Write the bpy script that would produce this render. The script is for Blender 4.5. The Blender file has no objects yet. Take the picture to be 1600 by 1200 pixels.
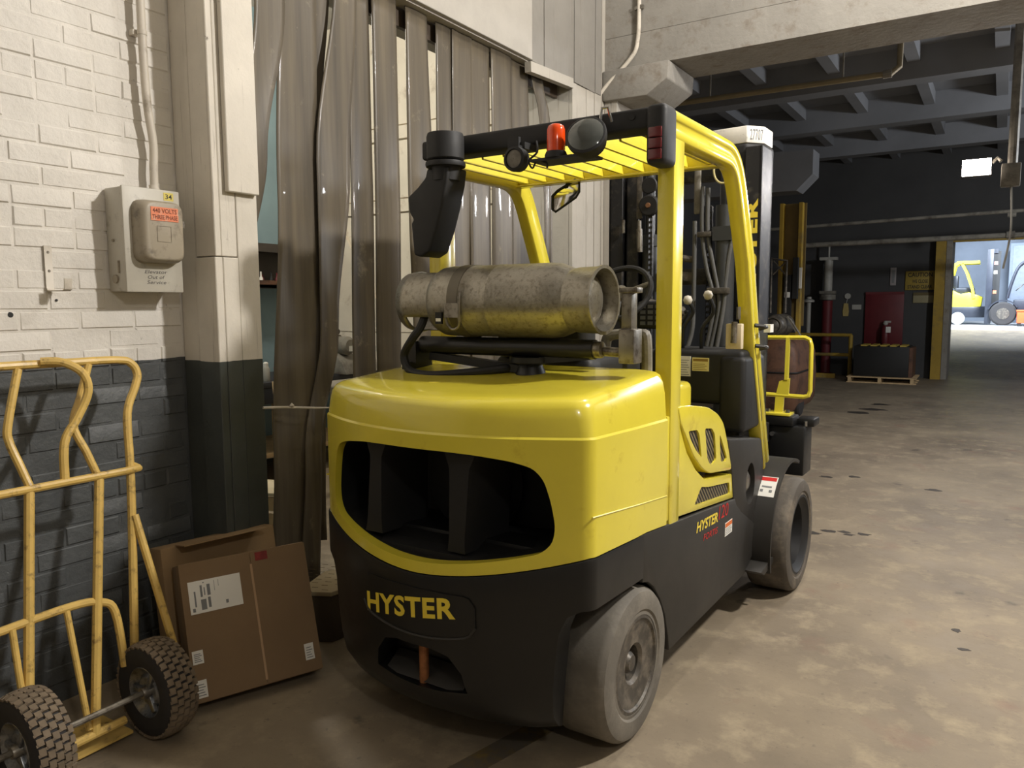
import bpy, bmesh, math, random
from mathutils import Vector, Matrix, Euler
random.seed(7)
SC = bpy.context.scene
COL = SC.collection

# ------------------------------------------------------------------ camera
F_PX, HORIZON, VPX, CAM_H, ROLL = 1200.0, 475.0, 1565.0, 1.55, 0.0063
pitch = math.atan((600 - HORIZON) / F_PX)
yaw = math.atan((VPX - 800) / math.hypot(F_PX, 600 - HORIZON))
fw0 = Vector((-math.sin(yaw), math.cos(yaw), 0)); r0 = Vector((math.cos(yaw), math.sin(yaw), 0)); Z = Vector((0, 0, 1))
fw = fw0 * math.cos(pitch) - Z * math.sin(pitch)
u0 = Z * math.cos(pitch) + fw0 * math.sin(pitch)
rr = r0 * math.cos(ROLL) - u0 * math.sin(ROLL)
uu = u0 * math.cos(ROLL) + r0 * math.sin(ROLL)
cam_data = bpy.data.cameras.new('camera'); cam = bpy.data.objects.new('camera', cam_data); COL.objects.link(cam)
M = Matrix.Identity(4)
for i in range(3):
    M[i][0] = rr[i]; M[i][1] = uu[i]; M[i][2] = -fw[i]
M.translation = (0, 0, CAM_H)
cam.matrix_world = M
cam_data.sensor_width = 36.0; cam_data.lens = 36.0 * F_PX / 1600.0; cam_data.clip_end = 300
SC.camera = cam

# ------------------------------------------------------------------ world, exposure, lamps
w = bpy.data.worlds.new('world'); SC.world = w; w.use_nodes = True
w.node_tree.nodes['Background'].inputs[0].default_value = (0.05, 0.055, 0.065, 1)
w.node_tree.nodes['Background'].inputs[1].default_value = 0.1
SC.view_settings.view_transform = 'Standard'; SC.view_settings.look = 'None'
SC.view_settings.gamma = 1.0; SC.view_settings.exposure = 0.55; SC.view_settings.use_curve_mapping = False

def light(name, kind, loc, power, color, size=0.3, aim=None, spread=None):
    d = bpy.data.lights.new(name, kind); d.energy = power; d.color = color
    if kind == 'AREA':
        d.shape = 'DISK'; d.size = size
        if spread: d.spread = spread
    else:
        d.shadow_soft_size = size
    o = bpy.data.objects.new(name, d); COL.objects.link(o); o.location = loc
    if aim is not None:
        o.rotation_euler = (Vector(aim) - Vector(loc)).to_track_quat('-Z', 'Y').to_euler()
    return o

KEY = Vector((1.4, 3.5, 4.1))
FILL = Vector((1.5, -.4, 3.3))
OVER = Vector((-.45, 4.4, 4.9))
light('key_lamp_light', 'POINT', KEY, 450, (1.0, 0.955, 0.90), 0.13)
light('overhead_lamp_light', 'POINT', OVER, 95, (1.0, 0.955, 0.90), 0.12)
light('fill_lamp_light', 'POINT', FILL, 48, (1.0, 0.96, 0.90), 0.1)
light('back_room_light', 'POINT', (-5.0, 3.6, 3.8), 105, (1.0, 0.92, 0.80), 0.12)
light('far_flood_light', 'AREA', (-0.34, 9.9, 2.97), 22, (1.0, 0.95, 0.92), 0.3, aim=(-0.6, 4, 0.0))
light('far_bay_fill', 'POINT', (2.9, 11.0, 3.4), 300, (0.93, 0.96, 1.0), 0.2)  # added fill with no seen source, lifts far ceiling, wall and floor
light('far_hall_light', 'AREA', (0.8, 26.5, 5.2), 1150, (0.78, 0.88, 1.0), 1.2, aim=(0.0, 31, 0.7))
light('far_hall_light', 'AREA', (-3.5, 27.0, 5.2), 650, (0.78, 0.88, 1.0), 1.2, aim=(-1.0, 31, 0.7))

# ------------------------------------------------------------------ mesh kit
def V(*a): return Vector(a)
class MB:
    def __init__(s): s.v = []; s.f = []
    def add(s, vs, fs):
        n = len(s.v); s.v += [tuple(v) for v in vs]; s.f += [tuple(i + n for i in f) for f in fs]; return s
    def box(s, x0, x1, y0, y1, z0, z1, m=None):
        vs = [Vector((x, y, z)) for x in (x0, x1) for y in (y0, y1) for z in (z0, z1)]
        if m: vs = [m @ v for v in vs]
        return s.add(vs, [(0, 1, 3, 2), (4, 6, 7, 5), (0, 4, 5, 1), (2, 3, 7, 6), (0, 2, 6, 4), (1, 5, 7, 3)])
    def prism(s, pts, axis, a, b, m=None):
        n = len(pts)
        def mk(p, t):
            if axis == 'x': v = Vector((t, p[0], p[1]))
            elif axis == 'y': v = Vector((p[0], t, p[1]))
            else: v = Vector((p[0], p[1], t))
            return m @ v if m else v
        vs = [mk(p, a) for p in pts] + [mk(p, b) for p in pts]
        fs = [tuple(range(n)), tuple(range(2 * n - 1, n - 1, -1))]
        fs += [(i, n + i, n + (i + 1) % n, (i + 1) % n) for i in range(n)]
        return s.add(vs, fs)
    def tube(s, path, r, n=8, caps=True, closed=False):
        P = [Vector(p) for p in path]; k = len(P)
        rs = r if isinstance(r, (list, tuple)) else [r] * k
        t0 = (P[1] - P[0]).normalized()
        up = Vector((0, 0, 1)) if abs(t0.z) < .9 else Vector((1, 0, 0))
        nx = t0.cross(up).normalized()
        rings = []
        for i in range(k):
            if closed: t = (P[(i + 1) % k] - P[i - 1]).normalized()
            elif i == 0: t = t0
            elif i == k - 1: t = (P[i] - P[i - 1]).normalized()
            else:
                t = ((P[i + 1] - P[i]).normalized() + (P[i] - P[i - 1]).normalized()).normalized()
            nx = (nx - t * nx.dot(t)).normalized(); ny = t.cross(nx)
            rings.append([P[i] + (nx * math.cos(2 * math.pi * j / n) + ny * math.sin(2 * math.pi * j / n)) * rs[i] for j in range(n)])
        base = len(s.v); vs = [v for R in rings for v in R]; fs = []
        kk = k if closed else k - 1
        for i in range(kk):
            for j in range(n):
                a = i * n + j; b = i * n + (j + 1) % n; c = ((i + 1) % k) * n + (j + 1) % n; d = ((i + 1) % k) * n + j
                fs.append((a, b, c, d))
        if caps and not closed:
            fs.append(tuple(range(n - 1, -1, -1))); fs.append(tuple((k - 1) * n + j for j in range(n)))
        return s.add(vs, fs)
    def lathe(s, prof, n=32, axis='z', c=(0, 0, 0), capa=True, capb=True, m=None):
        c = Vector(c); vs = []; k = len(prof)
        for (r, h) in prof:
            for j in range(n):
                a = 2 * math.pi * j / n; p, q = r * math.cos(a), r * math.sin(a)
                if axis == 'z': v = Vector((p, q, h))
                elif axis == 'x': v = Vector((h, p, q))
                else: v = Vector((q, h, p))
                v = v + c
                vs.append(m @ v if m else v)
        fs = [(i * n + j, i * n + (j + 1) % n, (i + 1) * n + (j + 1) % n, (i + 1) * n + j) for i in range(k - 1) for j in range(n)]
        if capa: fs.append(tuple(range(n - 1, -1, -1)))
        if capb: fs.append(tuple((k - 1) * n + j for j in range(n)))
        return s.add(vs, fs)
    def bar(s, p, q, wx, wy, ref=(0, 0, 1)):
        p, q = Vector(p), Vector(q); t = (q - p); L = t.length; t.normalize(); ref = Vector(ref)
        if abs(t.dot(ref)) > .98: ref = Vector((1, 0, 0))
        a = t.cross(ref).normalized(); b = a.cross(t).normalized()
        vs = []
        for e in (p, q):
            for sa, sb in ((-1, -1), (1, -1), (1, 1), (-1, 1)):
                vs.append(e + a * sa * wx / 2 + b * sb * wy / 2)
        return s.add(vs, [(0, 3, 2, 1), (4, 5, 6, 7), (0, 1, 5, 4), (1, 2, 6, 5), (2, 3, 7, 6), (3, 0, 4, 7)])
    def sweep(s, path, sect, ref=(1, 0, 0)):
        """sweep a closed section (a, b) along a path; a along ref, b in the plane normal to ref"""
        P = [Vector(p) for p in path]; ref = Vector(ref).normalized(); n = len(sect); vs = []
        for i in range(len(P)):
            if i == 0: t = P[1] - P[0]
            elif i == len(P) - 1: t = P[i] - P[i - 1]
            else: t = (P[i + 1] - P[i]).normalized() + (P[i] - P[i - 1]).normalized()
            t = (t - ref * t.dot(ref)).normalized(); b = t.cross(ref)
            k = 1.0
            if 0 < i < len(P) - 1:
                c = t.dot((P[i] - P[i - 1]).normalized()); k = 1 / max(c, .5)
            vs += [P[i] + ref * x + b * y * k for x, y in sect]
        fs = [(i * n + j, i * n + (j + 1) % n, (i + 1) * n + (j + 1) % n, (i + 1) * n + j) for i in range(len(P) - 1) for j in range(n)]
        fs += [tuple(range(n - 1, -1, -1)), tuple((len(P) - 1) * n + j for j in range(n))]
        return s.add(vs, fs)
    def grid(s, rows):
        n = len(rows[0]); vs = [v for R in rows for v in R]
        return s.add(vs, [(i * n + j, i * n + j + 1, (i + 1) * n + j + 1, (i + 1) * n + j) for i in range(len(rows) - 1) for j in range(n - 1)])
    def xf(s, m):
        s.v = [tuple(m @ Vector(v)) for v in s.v]; return s
    def mesh(s, name, fix=True):
        me = bpy.data.meshes.new(name); me.from_pydata(s.v, [], s.f); me.validate()
        if fix:
            b = bmesh.new(); b.from_mesh(me); bmesh.ops.recalc_face_normals(b, faces=b.faces); b.to_mesh(me); b.free()
        return me

def smooth(me, ang=35):
    me.shade_smooth(); me.set_sharp_from_angle(angle=math.radians(ang))

JOINED = ('lettering', 'text', 'number', 'writing')
SMALL = ('print', 'dash_marks', 'drill_hole', 'decal_band')
def pieces(mb, gap=.003):
    """split a builder into clusters of touching islands"""
    n = len(mb.v); par = list(range(n))
    def root(i):
        while par[i] != i: par[i] = par[par[i]]; i = par[i]
        return i
    for f in mb.f:
        a = root(f[0])
        for i in f[1:]: par[root(i)] = a
    box = {}
    for i, v in enumerate(mb.v):
        b = box.setdefault(root(i), [list(v), list(v)])
        for k in range(3): b[0][k] = min(b[0][k], v[k]); b[1][k] = max(b[1][k], v[k])
    ids = list(box)
    if len(ids) < 2 or len(ids) > 60: return [mb]
    touch = lambda p, q: all(p[0][k] - gap <= q[1][k] and q[0][k] - gap <= p[1][k] for k in range(3))
    grp = {i: i for i in ids}
    def g(i):
        while grp[i] != i: i = grp[i]
        return i
    for i in range(len(ids)):
        for j in range(i):
            if touch(box[ids[i]], box[ids[j]]): grp[g(ids[i])] = g(ids[j])
    out = {}
    for f in mb.f: out.setdefault(g(root(f[0])), []).append(f)
    if len(out) < 2: return [mb]
    res = []
    for fs in out.values():
        m = MB(); idx = {}
        for f in fs:
            for i in f:
                if i not in idx: idx[i] = len(m.v); m.v.append(mb.v[i])
            m.f.append(tuple(idx[i] for i in f))
        res.append(m)
    return res
def obj(name, mb, mat, parent=None, **k):
    if any(w in name for w in SMALL) and not k.get('kind') and parent is not None: k['kind'] = 'stuff'
    if isinstance(mb, MB) and parent is not None and not k.get('kind') and not any(w in name for w in JOINED):
        P = pieces(mb)
        os_ = [obj1(name, p, mat, parent, **k) for p in P]
        return os_[0]
    return obj1(name, mb, mat, parent, **k)
def obj1(name, mb, mat, parent=None, bevel=0, seg=2, ang=35, label=None, cat=None, group=None, kind=None, loc=None, rot=None, fix=True):
    me = mb if isinstance(mb, bpy.types.Mesh) else mb.mesh(name, fix)
    if bevel:
        b = bmesh.new(); b.from_mesh(me)
        es = [e for e in b.edges if len(e.link_faces) == 2 and e.calc_face_angle(0) > math.radians(30)]
        bmesh.ops.bevel(b, geom=es, offset=bevel, segments=seg, affect='EDGES', profile=.5, clamp_overlap=True)
        b.to_mesh(me); b.free()
    smooth(me, ang)
    me.materials.clear(); me.materials.append(mat)
    o = bpy.data.objects.new(name, me); COL.objects.link(o)
    if parent: o.parent = parent
    if loc is not None: o.location = loc
    if rot is not None: o.rotation_euler = rot
    tag(o, label, cat, group, kind)
    return o
def tag(o, label=None, cat=None, group=None, kind=None):
    if label: o['label'] = label
    if cat: o['category'] = cat
    if group: o['group'] = group
    if kind: o['kind'] = kind
    return o
def thing(name, label, cat, loc=(0, 0, 0), rotz=0, group=None, kind=None):
    o = bpy.data.objects.new(name, None); COL.objects.link(o); o.location = loc; o.rotation_euler = (0, 0, rotz)
    o.empty_display_size = .1
    return tag(o, label, cat, group, kind)
def link_copy(src, name, parent=None, loc=None, rot=None, scale=None):
    c = src.copy(); c.name = name; COL.objects.link(c); c.parent = parent
    if loc is not None: c.location = loc
    if rot is not None: c.rotation_euler = rot
    if scale is not None: c.scale = scale
    return c
def cut(o, mb, op='DIFFERENCE'):
    bpy.context.view_layer.update(); me = mb.mesh('cutter'); c = bpy.data.objects.new('cutter', me); COL.objects.link(c); c.matrix_world = o.matrix_world
    m = o.modifiers.new('b', 'BOOLEAN'); m.object = c; m.operation = op; m.solver = 'EXACT'
    dg = bpy.context.evaluated_depsgraph_get(); dg.update()
    new = bpy.data.meshes.new_from_object(o.evaluated_get(dg))
    o.modifiers.clear(); old = o.data; mats = list(old.materials)
    o.data = new; new.materials.clear()
    for x in mats: new.materials.append(x)
    smooth(new, 30)
    bpy.data.objects.remove(c)
def text_verts(s, size=1.0, bold=0.0, extrude=0.0, spacing=1.0, shear=0.0):
    cu = bpy.data.curves.new('txt', 'FONT'); cu.body = s; cu.size = size; cu.offset = bold; cu.extrude = extrude
    cu.space_character = spacing; cu.shear = shear; cu.align_x = 'CENTER'; cu.align_y = 'CENTER'; cu.resolution_u = 3
    o = bpy.data.objects.new('txt', cu); COL.objects.link(o)
    dg = bpy.context.evaluated_depsgraph_get(); dg.update()
    me = bpy.data.meshes.new_from_object(o.evaluated_get(dg))
    vs = [v.co.copy() for v in me.vertices]; fs = [tuple(p.vertices) for p in me.polygons]
    bpy.data.objects.remove(o); bpy.data.meshes.remove(me)
    return vs, fs
def text_fit(s, w, h, fn, bold=0.0, extrude=0.0, spacing=1.0, shear=0.0):
    """text scaled to w x h, centred, each vertex mapped by fn(x, y, depth)"""
    vs, fs = text_verts(s, 1.0, bold, extrude, spacing, shear)
    xs = [v.x for v in vs]; ys = [v.y for v in vs]
    cx, cy = (min(xs) + max(xs)) / 2, (min(ys) + max(ys)) / 2; sx, sy = w / (max(xs) - min(xs)), h / (max(ys) - min(ys))
    return MB().add([fn((v.x - cx) * sx, (v.y - cy) * sy, v.z) for v in vs], fs)
def bez(pts, n=6):
    """round a polyline: Catmull-Rom through pts"""
    P = [Vector(p) for p in pts]; out = []
    for i in range(len(P) - 1):
        p0 = P[max(i - 1, 0)]; p1 = P[i]; p2 = P[i + 1]; p3 = P[min(i + 2, len(P) - 1)]
        for k in range(n):
            t = k / n
            out.append(0.5 * ((2 * p1) + (p2 - p0) * t + (2 * p0 - 5 * p1 + 4 * p2 - p3) * t * t + (3 * p1 - p0 - 3 * p2 + p3) * t ** 3))
    out.append(P[-1]); return out
def rpoly(pts, r, n=4):
    """2-D polygon with rounded corners"""
    out = []; k = len(pts)
    for i in range(k):
        p0 = Vector(pts[i - 1]); p = Vector(pts[i]); p1 = Vector(pts[(i + 1) % k])
        d0 = (p0 - p); d1 = (p1 - p); rr_ = min(r, d0.length * .45, d1.length * .45)
        a = p + d0.normalized() * rr_; b = p + d1.normalized() * rr_
        for j in range(n + 1):
            t = j / n; out.append(tuple(a * (1 - t) ** 2 + p * 2 * t * (1 - t) + b * t * t))
    return out

# ------------------------------------------------------------------ materials
def lin(c):
    return tuple(((x / 255) / 12.92 if x / 255 <= .04045 else ((x / 255 + .055) / 1.055) ** 2.4) for x in c)
class N:
    def __init__(s, mat): s.t = mat.node_tree; s.n = s.t.nodes; s.l = s.t.links
    def new(s, t, **k):
        x = s.n.new(t)
        for a, b in k.items(): setattr(x, a, b)
        return x
    def link(s, a, b): s.l.new(a, b)
    def noise(s, co, scale, detail=4, rough=.6):
        x = s.new('ShaderNodeTexNoise'); x.inputs['Scale'].default_value = scale; x.inputs['Detail'].default_value = detail
        x.inputs['Roughness'].default_value = rough; s.link(co, x.inputs['Vector']); return x.outputs['Fac']
    def ramp(s, fac, a, b, ca=(0, 0, 0), cb=(1, 1, 1)):
        x = s.new('ShaderNodeValToRGB'); e = x.color_ramp.elements
        e[0].position = a; e[1].position = b; e[0].color = (*ca, 1); e[1].color = (*cb, 1); s.link(fac, x.inputs[0]); return x.outputs[0]
    def mix(s, fac, a, b, mode='MIX'):
        x = s.new('ShaderNodeMix', data_type='RGBA', blend_type=mode)
        if isinstance(fac, (int, float)): x.inputs[0].default_value = fac
        else: s.link(fac, x.inputs[0])
        for i, c in ((6, a), (7, b)):
            if isinstance(c, tuple): x.inputs[i].default_value = (*c[:3], 1)
            else: s.link(c, x.inputs[i])
        return x.outputs[2]
    def math(s, op, a, b=0.0):
        x = s.new('ShaderNodeMath', operation=op)
        for i, c in ((0, a), (1, b)):
            if isinstance(c, (int, float)): x.inputs[i].default_value = c
            else: s.link(c, x.inputs[i])
        return x.outputs[0]
def base_mat(name):
    m = bpy.data.materials.new(name); m.use_nodes = True; k = N(m); bs = k.n['Principled BSDF']
    g = k.new('ShaderNodeNewGeometry'); return m, k, bs, g.outputs['Position']
def mat(name, rgb, rough=.5, metal=0.0, var=.12, scale=6, bump=0.0, bscale=60, dirt=None, dirt_amt=.35, dscale=5, coat=0.0, spec=.5, emit=None, estr=0, trans=0):
    m, k, bs, pos = base_mat(name); c = lin(rgb)
    n1 = k.noise(pos, scale)
    dark = tuple(x * (1 - var) for x in c); lite = tuple(min(1, x * (1 + var)) for x in c)
    colr = k.ramp(n1, .3, .7, dark, lite)
    rg = None
    if dirt is not None:
        n2 = k.noise(pos, dscale, 8, .68)
        f = k.ramp(n2, .62 - dirt_amt * .5, .78 - dirt_amt * .4)
        colr = k.mix(f, colr, lin(dirt))
    k.link(colr, bs.inputs['Base Color'])
    rv = k.math('MULTIPLY_ADD', k.noise(pos, scale * 2.3), .16); k.n[-1].inputs[2].default_value = max(.02, rough - .08)
    k.link(rv, bs.inputs['Roughness'])
    bs.inputs['Metallic'].default_value = metal; bs.inputs['Coat Weight'].default_value = coat; bs.inputs['Coat Roughness'].default_value = .08
    bs.inputs['Specular IOR Level'].default_value = spec
    if trans: bs.inputs['Transmission Weight'].default_value = trans
    if bump:
        b = k.new('ShaderNodeBump'); b.inputs['Strength'].default_value = bump; b.inputs['Distance'].default_value = .01
        k.link(k.noise(pos, bscale, 6), b.inputs['Height']); k.link(b.outputs[0], bs.inputs['Normal'])
    if emit:
        bs.inputs['Emission Color'].default_value = (*lin(emit), 1); bs.inputs['Emission Strength'].default_value = estr
    return m
def two_tone(name, hi, lo, zline, rough_hi=.75, rough_lo=.45, bump=.4, bscale=35, wear=(120, 110, 98), streak=False):
    m, k, bs, pos = base_mat(name)
    sep = k.new('ShaderNodeSeparateXYZ'); k.link(pos, sep.inputs[0])
    nz = k.noise(pos, 3.0); zz = k.math('ADD', sep.outputs[2], k.math('MULTIPLY', k.math('SUBTRACT', nz, .5), .02))
    f = k.math('GREATER_THAN', zz, zline)
    n1 = k.noise(pos, 5, 6); n2 = k.noise(pos, 23, 8, .7)
    ch = lin(hi); cl = lin(lo)
    a = k.ramp(n1, .3, .7, tuple(x * .88 for x in ch), ch); b = k.ramp(n1, .3, .7, tuple(x * .8 for x in cl), tuple(x * 1.15 for x in cl))
    a = k.mix(k.ramp(n2, .66, .74), a, lin(wear)); b = k.mix(k.ramp(n2, .72, .8), b, lin((120, 118, 112)))
    if streak:
        mp = k.new('ShaderNodeMapping'); mp.inputs['Scale'].default_value = (40, 40, 1.2); k.link(pos, mp.inputs[0])
        n3 = k.noise(mp.outputs[0], 1.0, 5, .7); a = k.mix(k.ramp(n3, .6, .75), a, lin(wear))
    k.link(k.mix(f, b, a), bs.inputs['Base Color'])
    rg = k.math('ADD', k.math('MULTIPLY', f, rough_hi - rough_lo), rough_lo); k.link(rg, bs.inputs['Roughness'])
    bp = k.new('ShaderNodeBump'); bp.inputs['Strength'].default_value = bump; bp.inputs['Distance'].default_value = .008
    k.link(k.noise(pos, bscale, 8, .65), bp.inputs['Height']); k.link(bp.outputs[0], bs.inputs['Normal'])
    return m

MT = {}
MT['yellow'] = mat('yellow_paint', (225, 209, 66), .24, var=.04, scale=3, coat=.55, dirt=(190, 165, 40), dirt_amt=.05, bump=.03, bscale=9)
MT['black'] = mat('black_paint', (20, 20, 20), .42, var=.15, coat=.1)
MT['satin'] = mat('satin_black_panel', (45, 43, 40), .5, var=.12, scale=3)
MT['blackm'] = mat('matt_black_plastic', (26, 26, 27), .6, var=.1)
MT['dark'] = mat('dark_liner', (14, 14, 15), .6)
MT['mast'] = mat('mast_steel_black', (40, 40, 42), .45, metal=.2, dirt=(86, 80, 72), dirt_amt=.2, dscale=14)
MT['hose'] = mat('hydraulic_hose', (84, 84, 82), .5, var=.1)
MT['steel'] = mat('dull_steel', (150, 145, 135), .38, metal=.8, dirt=(90, 80, 68), dirt_amt=.3, dscale=20)
MT['chrome'] = mat('bright_metal', (190, 190, 188), .2, metal=.95)
MT['tank'] = mat('weathered_aluminium', (160, 155, 143), .36, metal=.75, var=.1, scale=7, dirt=(126, 120, 107), dirt_amt=.25, dscale=55, bump=.15, bscale=90)
MT['tire'] = mat('grey_solid_rubber', (106, 101, 92), .75, var=.12, scale=4, bump=.1, bscale=70, dirt=(128, 122, 111), dirt_amt=.3)
MT['tired'] = mat('dark_drive_rubber', (84, 78, 70), .78, var=.15, scale=5, dirt=(118, 108, 94), dirt_amt=.3, dscale=9)
MT['tirew'] = mat('worn_tread_rubber', (150, 140, 124), .8, var=.12, dirt=(96, 92, 86), dirt_amt=.3)
MT['rim'] = mat('painted_rim', (74, 70, 64), .45, metal=.2, dirt=(120, 112, 100), dirt_amt=.3, dscale=16)
MT['rust'] = mat('rusty_steel', (150, 98, 60), .55, metal=.4, var=.25, scale=40)
MT['red_lens'] = mat('dark_red_lens', (98, 30, 34), .18, coat=.5)
MT['amber'] = mat('amber_lens', (235, 78, 20), .12, coat=.6, var=.15, trans=.15)
MT['lens'] = mat('clear_grey_lens', (84, 88, 86), .12, coat=.6, metal=.3)
MT['mirror'] = mat('mirror_glass', (225, 225, 225), .03, metal=1.0, var=.01)
MT['white'] = mat('white_label', (232, 230, 222), .5, var=.03)
MT['cream'] = mat('cream_label', (232, 220, 150), .5, var=.04)
MT['whitep'] = mat('white_mast_paint', (236, 232, 222), .45, dirt=(120, 110, 100), dirt_amt=.12, dscale=18)
MT['ink'] = mat('black_print', (24, 24, 24), .6)
MT['grey_ink'] = mat('grey_print', (120, 122, 122), .6)
MT['redp'] = mat('red_print', (196, 28, 26), .45)
MT['orangep'] = mat('orange_print', (214, 110, 50), .5)
MT['ylet'] = mat('yellow_lettering', (240, 214, 70), .4, var=.03)
MT['htyel'] = mat('worn_yellow_tube', (214, 180, 100), .36, var=.12, scale=10, coat=.2, dirt=(110, 84, 52), dirt_amt=.14, dscale=26)
MT['htrub'] = mat('dusty_tire_rubber', (118, 104, 86), .85, var=.2, scale=20)
MT['htrubd'] = mat('dark_tire_sidewall', (44, 42, 42), .8)
MT['zinc'] = mat('zinc_rim', (150, 152, 154), .3, metal=.85, dirt=(90, 90, 92), dirt_amt=.3, dscale=25)
MT['card'] = mat('cardboard', (130, 106, 77), .8, var=.06, scale=4, bump=.05, bscale=200)
MT['card2'] = mat('cardboard_old', (148, 122, 88), .82, var=.08, scale=5)
MT['wood'] = mat('raw_wood', (186, 160, 120), .75, var=.15, scale=12, bump=.15, bscale=40)
MT['foam'] = mat('pale_board', (205, 190, 158), .8, var=.06)
MT['elec'] = mat('grey_enamel_box', (190, 185, 172), .45, var=.06, dirt=(140, 132, 118), dirt_amt=.1, dscale=14)
MT['elec2'] = mat('taupe_cover', (158, 148, 130), .45, var=.06, dirt=(110, 102, 90), dirt_amt=.2, dscale=16)
MT['conduit'] = mat('painted_conduit', (206, 198, 184), .5, var=.08, dirt=(140, 128, 112), dirt_amt=.18)
MT['concrete'] = mat('painted_concrete', (140, 136, 128), .85, var=.1, scale=3, bump=.45, bscale=22, dirt=(120, 110, 98), dirt_amt=.2, dscale=7)
MT['charc'] = mat('charcoal_wall', (64, 64, 64), .75, var=.15, scale=1.2, bump=.2, bscale=12)
MT['ceil'] = mat('sooty_ceiling', (120, 122, 126), .85, var=.15, scale=1.0)
MT['ceil2'] = mat('pale_ceiling', (176, 170, 160), .85, var=.08)
MT['blue'] = mat('blue_grey_wall', (132, 156, 164), .75, var=.08, scale=2, bump=.15, bscale=20)
MT['wboard'] = mat('white_boards', (226, 216, 198), .6, var=.06, scale=3, dirt=(176, 160, 138), dirt_amt=.12, dscale=4)
MT['grey'] = mat('machine_grey', (128, 124, 114), .55, dirt=(84, 78, 70), dirt_amt=.3)
MT['brown'] = mat('rusty_brown', (112, 78, 58), .6, var=.2, scale=5, dirt=(70, 48, 38), dirt_amt=.4)
MT['ycol'] = mat('yellow_column', (168, 138, 48), .55, var=.12, dirt=(110, 96, 60), dirt_amt=.25, dscale=3)
MT['red'] = mat('red_paint', (98, 30, 35), .5, var=.12)
MT['pale'] = mat('pale_pipe', (170, 168, 160), .5)
MT['fblack'] = mat('far_black', (38, 42, 52), .45)
MT['fyel'] = mat('far_yellow', (226, 214, 60), .4)
MT['orange'] = mat('orange_paint', (222, 88, 40), .5)
MT['wall2'] = two_tone('painted_brick', (229, 224, 215), (84, 87, 88), 1.325, bump=.75, bscale=22)
MT['trim2'] = two_tone('painted_boards', (218, 211, 198), (72, 76, 73), 1.31, bump=.3, bscale=18, streak=True)
MT['trimw'] = two_tone('weathered_white_boards', (178, 172, 161), (90, 92, 88), .3, bump=.35, bscale=20, wear=(120, 108, 94), streak=True)
MT['trimg'] = two_tone('grey_weathered_planks', (138, 134, 127), (90, 92, 88), .3, bump=.4, bscale=20, wear=(112, 104, 94), streak=True)
MT['trimp'] = two_tone('dull_white_panel', (172, 167, 158), (90, 92, 88), .3, bump=.25, bscale=14, wear=(150, 142, 130))
MT['lamp'] = mat('lamp_glass', (255, 250, 240), .4, emit=(255, 240, 225), estr=60)

def strip_mat():
    m, k, bs, pos = base_mat('smoky_pvc')
    mp = k.new('ShaderNodeMapping'); mp.inputs['Scale'].default_value = (14, 14, .7); k.link(pos, mp.inputs[0])
    n = k.noise(mp.outputs[0], 1.0, 6, .6); n2 = k.noise(pos, 7, 6, .7)
    c = k.ramp(n, .3, .72, lin((84, 77, 67)), lin((124, 113, 94)))
    c = k.mix(k.ramp(n2, .62, .8), c, lin((158, 146, 122)))
    mp2 = k.new('ShaderNodeMapping'); mp2.inputs['Scale'].default_value = (9, 30, 9); mp2.inputs['Rotation'].default_value = (.6, 0, 0); k.link(pos, mp2.inputs[0])
    c = k.mix(k.ramp(k.noise(mp2.outputs[0], 1.6, 8, .75), .66, .74), c, lin((186, 172, 142)))
    k.link(c, bs.inputs['Base Color']); bs.inputs['Roughness'].default_value = .4; bs.inputs['Coat Weight'].default_value = .12
    tr = k.new('ShaderNodeBsdfTranslucent'); k.link(c, tr.inputs[0])
    mx = k.new('ShaderNodeMixShader'); mx.inputs[0].default_value = .22
    k.link(bs.outputs[0], mx.inputs[1]); k.link(tr.outputs[0], mx.inputs[2])
    k.link(mx.outputs[0], k.n['Material Output'].inputs[0])
    return m
MT['pvc'] = strip_mat()
def floor_mat():
    m, k, bs, pos = base_mat('worn_concrete_floor')
    n1 = k.noise(pos, .9, 8, .62); n2 = k.noise(pos, 5, 10, .7); n3 = k.noise(pos, 2.3, 6, .6); n4 = k.noise(pos, 30, 6, .7)
    c = k.ramp(n1, .32, .68, lin((112, 101, 86)), lin((150, 136, 114)))
    c = k.mix(k.ramp(n2, .5, .72), c, lin((163, 149, 124)))
    c = k.mix(k.ramp(n4, .6, .78), c, lin((92, 84, 74)))
    c = k.mix(k.math('MULTIPLY', k.ramp(n3, .60, .72), .55), c, lin((128, 98, 84)))
    n5 = k.noise(pos, 3.4, 5, .55); c = k.mix(k.math('MULTIPLY', k.ramp(n5, .66, .72), .6), c, lin((70, 64, 58)))
    k.link(c, bs.inputs['Base Color'])
    k.link(k.ramp(n2, .3, .8, (.5,) * 3, (.75,) * 3), bs.inputs['Roughness'])
    b = k.new('ShaderNodeBump'); b.inputs['Strength'].default_value = .25; b.inputs['Distance'].default_value = .006
    k.link(k.math('ADD', n2, k.math('MULTIPLY', n4, .5)), b.inputs['Height']); k.link(b.outputs[0], bs.inputs['Normal'])
    return m
MT['floor'] = floor_mat()
def mesh_mat():
    m, k, bs, pos = base_mat('expanded_mesh')
    wv = k.new('ShaderNodeTexWave'); wv.inputs['Scale'].default_value = 22; wv.bands_direction = 'DIAGONAL'; k.link(pos, wv.inputs[0])
    c = k.ramp(wv.outputs['Fac'], .45, .6, lin((12, 12, 12)), lin((116, 104, 78)))
    k.link(c, bs.inputs['Base Color']); bs.inputs['Roughness'].default_value = .5
    return m
MT['mesh'] = mesh_mat()

# ================================================================== the setting
def struct(name, mb, m, parent=None, **k):
    return obj(name, mb, m, parent, kind='structure', **k) if parent is None else obj(name, mb, m, parent, **k)

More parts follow.
